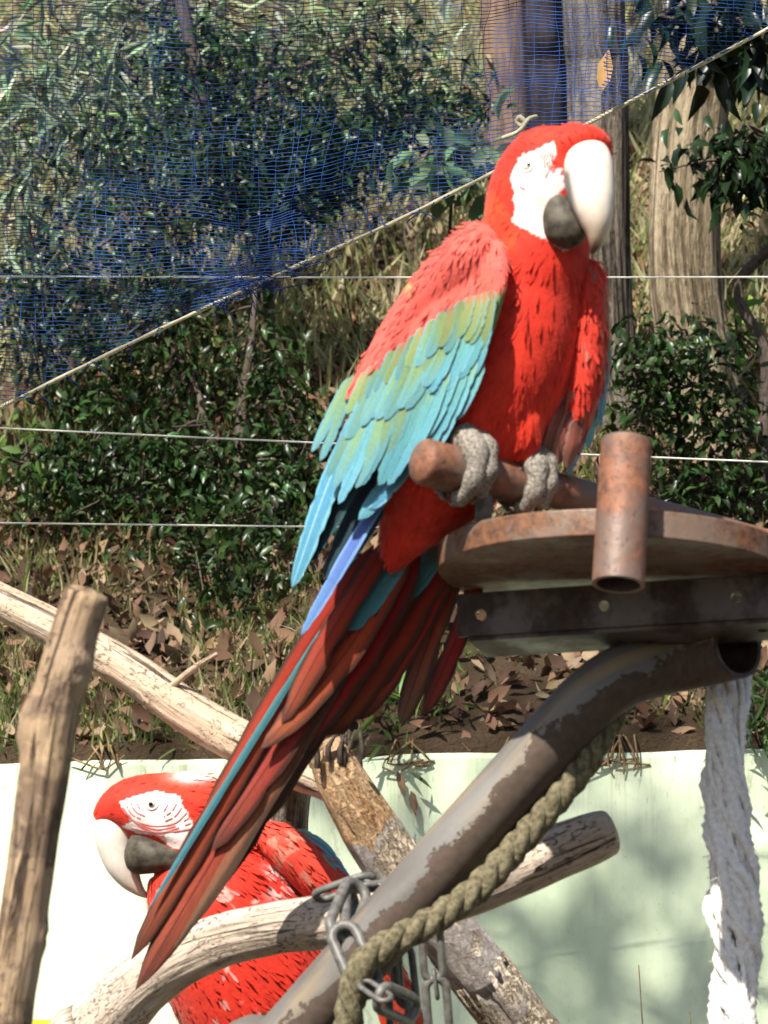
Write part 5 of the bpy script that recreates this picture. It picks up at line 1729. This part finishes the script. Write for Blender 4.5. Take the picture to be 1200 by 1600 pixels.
# ---------------------------------------------------------------- the lower macaw
D2 = 3.64
b2, u2 = BP(D2)
rows = [(152, 1282, 0, 12, 14), (168, 1270, 0, 26, 28), (195, 1262, 0, 44, 44), (238, 1266, 0, 60, 56), (284, 1284, 4, 76, 62), (322, 1330, 12, 92, 70), (338, 1390, 0, 112, 100), (365, 1460, 0, 128, 112), (398, 1540, 5, 132, 116), (440, 1630, 12, 118, 104), (485, 1720, 24, 84, 76), (520, 1800, 40, 44, 44), (540, 1850, 50, 14, 14)]
nape = loft([(262, 1232, 0, 12, 26), (290, 1226, 0, 22, 34), (320, 1240, 0, 30, 40), (350, 1275, 0, 34, 48), (380, 1320, 0, 40, 60)], D2, 24, 20)
jaw = loft([(215, 1282, -24, 16, 20), (250, 1292, -32, 20, 26), (290, 1312, -30, 22, 26)], D2, 18, 16)
V, Q, N, bvh2 = fuse([loft(rows, D2, 80, 40), nape, jaw], .0024, 8)
px, py, dep = to_px(V)
nz_ = np.array([fb(v[0] * 40, v[1] * 40, v[2] * 40, 3) for v in V])
C = RED * (1 + .22 * nz_[:, None])
C[:, 1] += .03 * np.clip(1 - (py - 1200) / 60, 0, 1) * np.clip((px - 220) / 60, 0, 1)
FACE2 = [(187, 1252), (200, 1250), (208, 1244), (222, 1240), (245, 1236), (262, 1240), (282, 1243), (284, 1256), (292, 1270), (300, 1285), (310, 1300), (330, 1320), (330, 1345), (300, 1332), (270, 1326), (245, 1306), (215, 1302), (190, 1292), (205, 1284), (196, 1270), (190, 1260)]
wob = 2.5 * np.array([fb(v[0] * 160, v[1] * 160, v[2] * 160, 2) for v in V])
frontm = (N @ FWD) < .3
face2 = inside(px + wob, py + wob * .6, FACE2) & frontm
C[face2] = WHITE * (1 + .04 * nz_[face2, None])
pale = np.clip(np.exp(-(((px - 300) / 26) ** 2 + ((py - 1212) / 9) ** 2)) * 1.5 + np.exp(-(((px - 430) / 14) ** 2 + ((py - 1375) / 26) ** 2)) * (nz_ > -.1) * 1.2, 0, 1)[:, None]  # white fluff on the back; the nape highlight is put into the colour
C = C * (1 - pale) + np.array([.78, .66, .62]) * pale
fl = np.clip((nz_ - .52) * 6, 0, .8)[:, None] * (py > 1380)[:, None]
C = C * (1 - fl) + np.array([.62, .42, .36]) * fl
mac2 = root('macaw', 'second red macaw lower left in profile facing left, partly hidden by the hanging tail', 'parrot', b2(410, 1790, 0), 'red macaws')
mobj('body', V, Q, M['plumage'], mac2, colr=np.clip(C, 0, 1))
plumage('contour_feathers', V, Q, N, C, b2(150, 1290, -10), 6500, .015, M['plumage'], mac2,
        skip=lambda c: inside(to_px(c)[0], to_px(c)[1], [(x - 2, y - 1) for x, y in FACE2]) & (((c - CAM) @ FWD) < D2),
        lsize=lambda c: np.where(to_px(c)[0] < 300, np.where(to_px(c)[1] < 1330, .5, 1.0), 1.0))


def beakcol2(px, py, dep):
    c = np.repeat(np.array([[.80, .73, .64]]), len(px), 0)
    k = np.clip((py - 1375) / 25, 0, 1)[:, None]; c = c * (1 - k) + np.array([.70, .60, .46]) * k
    g = np.clip((px - (196 + (py - 1295) * .28)) / 5, 0, 1)[:, None] * np.clip((1352 - py) / 6, 0, 1)[:, None]
    return c * (1 - g) + np.array([.10, .10, .10]) * g


vloft('upper_beak', [(186, 1272, 0, 18, 20), (180, 1285, 0, 32, 27), (179, 1305, 0, 32, 28), (183, 1328, 0, 29, 26), (191, 1352, 0, 25, 23), (203, 1374, 0, 18, 17), (216, 1390, 0, 10, 10), (228, 1400, 0, 4, 4), (232, 1403, 0, .6, .6)], D2, beakcol2, mac2)
lb2 = mobj('lower_beak', *loft([(300, 1352, -30, 4, 8), (286, 1346, -34, 16, 22), (258, 1340, -34, 24, 28), (232, 1335, -30, 31, 30), (217, 1333, -26, 33, 27), (208, 1332, -22, 29, 22), (203, 1331, -18, 12, 10), (202, 1331, -17, 1, 1)], D2, 40, 30), M['horn_dark'], mac2)
eye(mac2, bvh2, 237, 1255, 9, u2, 3, -FWD - RIGHT * .15, pr=.40)
pl2 = [[(190 + i * 1.5, 1262 + i * 0), (200 + i * 2, 1276 + i * 1), (220 + i * 2, 1286 + i * 3), (248, 1291 + i * 5), (275 - i, 1285 + i * 5), (292 + i * 3, 1270 + i * 8)] for i in range(4)]
pl2 += [[(196, 1256), (206, 1272), (222, 1280)], [(204, 1254), (212, 1268), (226, 1275)], [(214, 1256), (220, 1266)], [(276, 1256), (268, 1268), (256, 1276)], [(284, 1262), (274, 1275), (258, 1283)], [(262, 1258), (256, 1268)], [(205, 1293), (240, 1300), (280, 1298), (305, 1294)]]
face_lines(mac2, bvh2, pl2, .0009, M['redline'], 4)

wr2 = [(398, 1290, -30, 6, 10), (412, 1300, -34, 22, 24), (448, 1326, -36, 34, 34), (500, 1376, -30, 36, 36), (552, 1440, -20, 36, 34), (600, 1520, -5, 32, 30), (640, 1610, 12, 24, 22), (664, 1690, 30, 8, 8)]
V, Q, N, bvhw2 = fuse([loft(wr2, D2, 60, 30)], .0024, 6)
px, py, dep = to_px(V)
nz_ = np.array([fb(v[0] * 45, v[1] * 45, v[2] * 45, 3) for v in V])
C = RED * (1 + .25 * nz_[:, None]); C[:, 1] += .03; C[:, 2] += .02
kk = np.clip((nz_ - .48) * 6, 0, .6)[:, None]; C = C * (1 - kk) + np.array([.50, .30, .22]) * kk
wing3 = mobj('wing', V, Q, M['plumage'], mac2, colr=np.clip(C, 0, 1))
plumage('shoulder_feathers', V, Q, N, C, b2(380, 1270, -30), 1800, .014, M['plumage'], wing3)
N3 = unit(-FWD * .6 + RIGHT * .5 + UP * .6)
for (a, m_, t_, wd, mt, d0_) in (((462, 1296), (508, 1326), (550, 1388), 30, 'f_tealg', -34), ((476, 1304), (524, 1346), (574, 1430), 28, 'f_blue', -40), ((482, 1318), (528, 1362), (585, 1470), 24, 'f_teal', -50),
                                 ((540, 1390), (610, 1490), (665, 1620), 34, 'f_blue', 8), ((560, 1440), (630, 1540), (690, 1700), 36, 'f_dark', 14), ((545, 1420), (610, 1530), (662, 1680), 32, 'f_violet', 2), ((520, 1440), (590, 1540), (640, 1700), 40, 'f_red', -8)):
    feather('flight_feather', [b2(*a, d0_), b2(*m_, d0_ + 4), b2(*t_, d0_ + 14)], wd * u2, N3, M[mt], wing3, tip=.4)
for k in range(5):
    x0 = 500 + k * 12
    feather('tail_feather', [b2(x0, 1780, 40), b2(x0 + 40 + k * 6, 2000, 60), b2(x0 + 90 + k * 14, 2350 - k * 50, 80)], 60 * u2, -FWD, M['f_tail'], mac2)
LB = np.array([P(460, 1822, 3.63), P(390, 1817, 3.62)])
for c_ in LB:
    foot(mac2, c_, RIGHT, 33 * KPX * 3.62, u2, leg_to=c_ + UP * 110 * u2, toe=12)
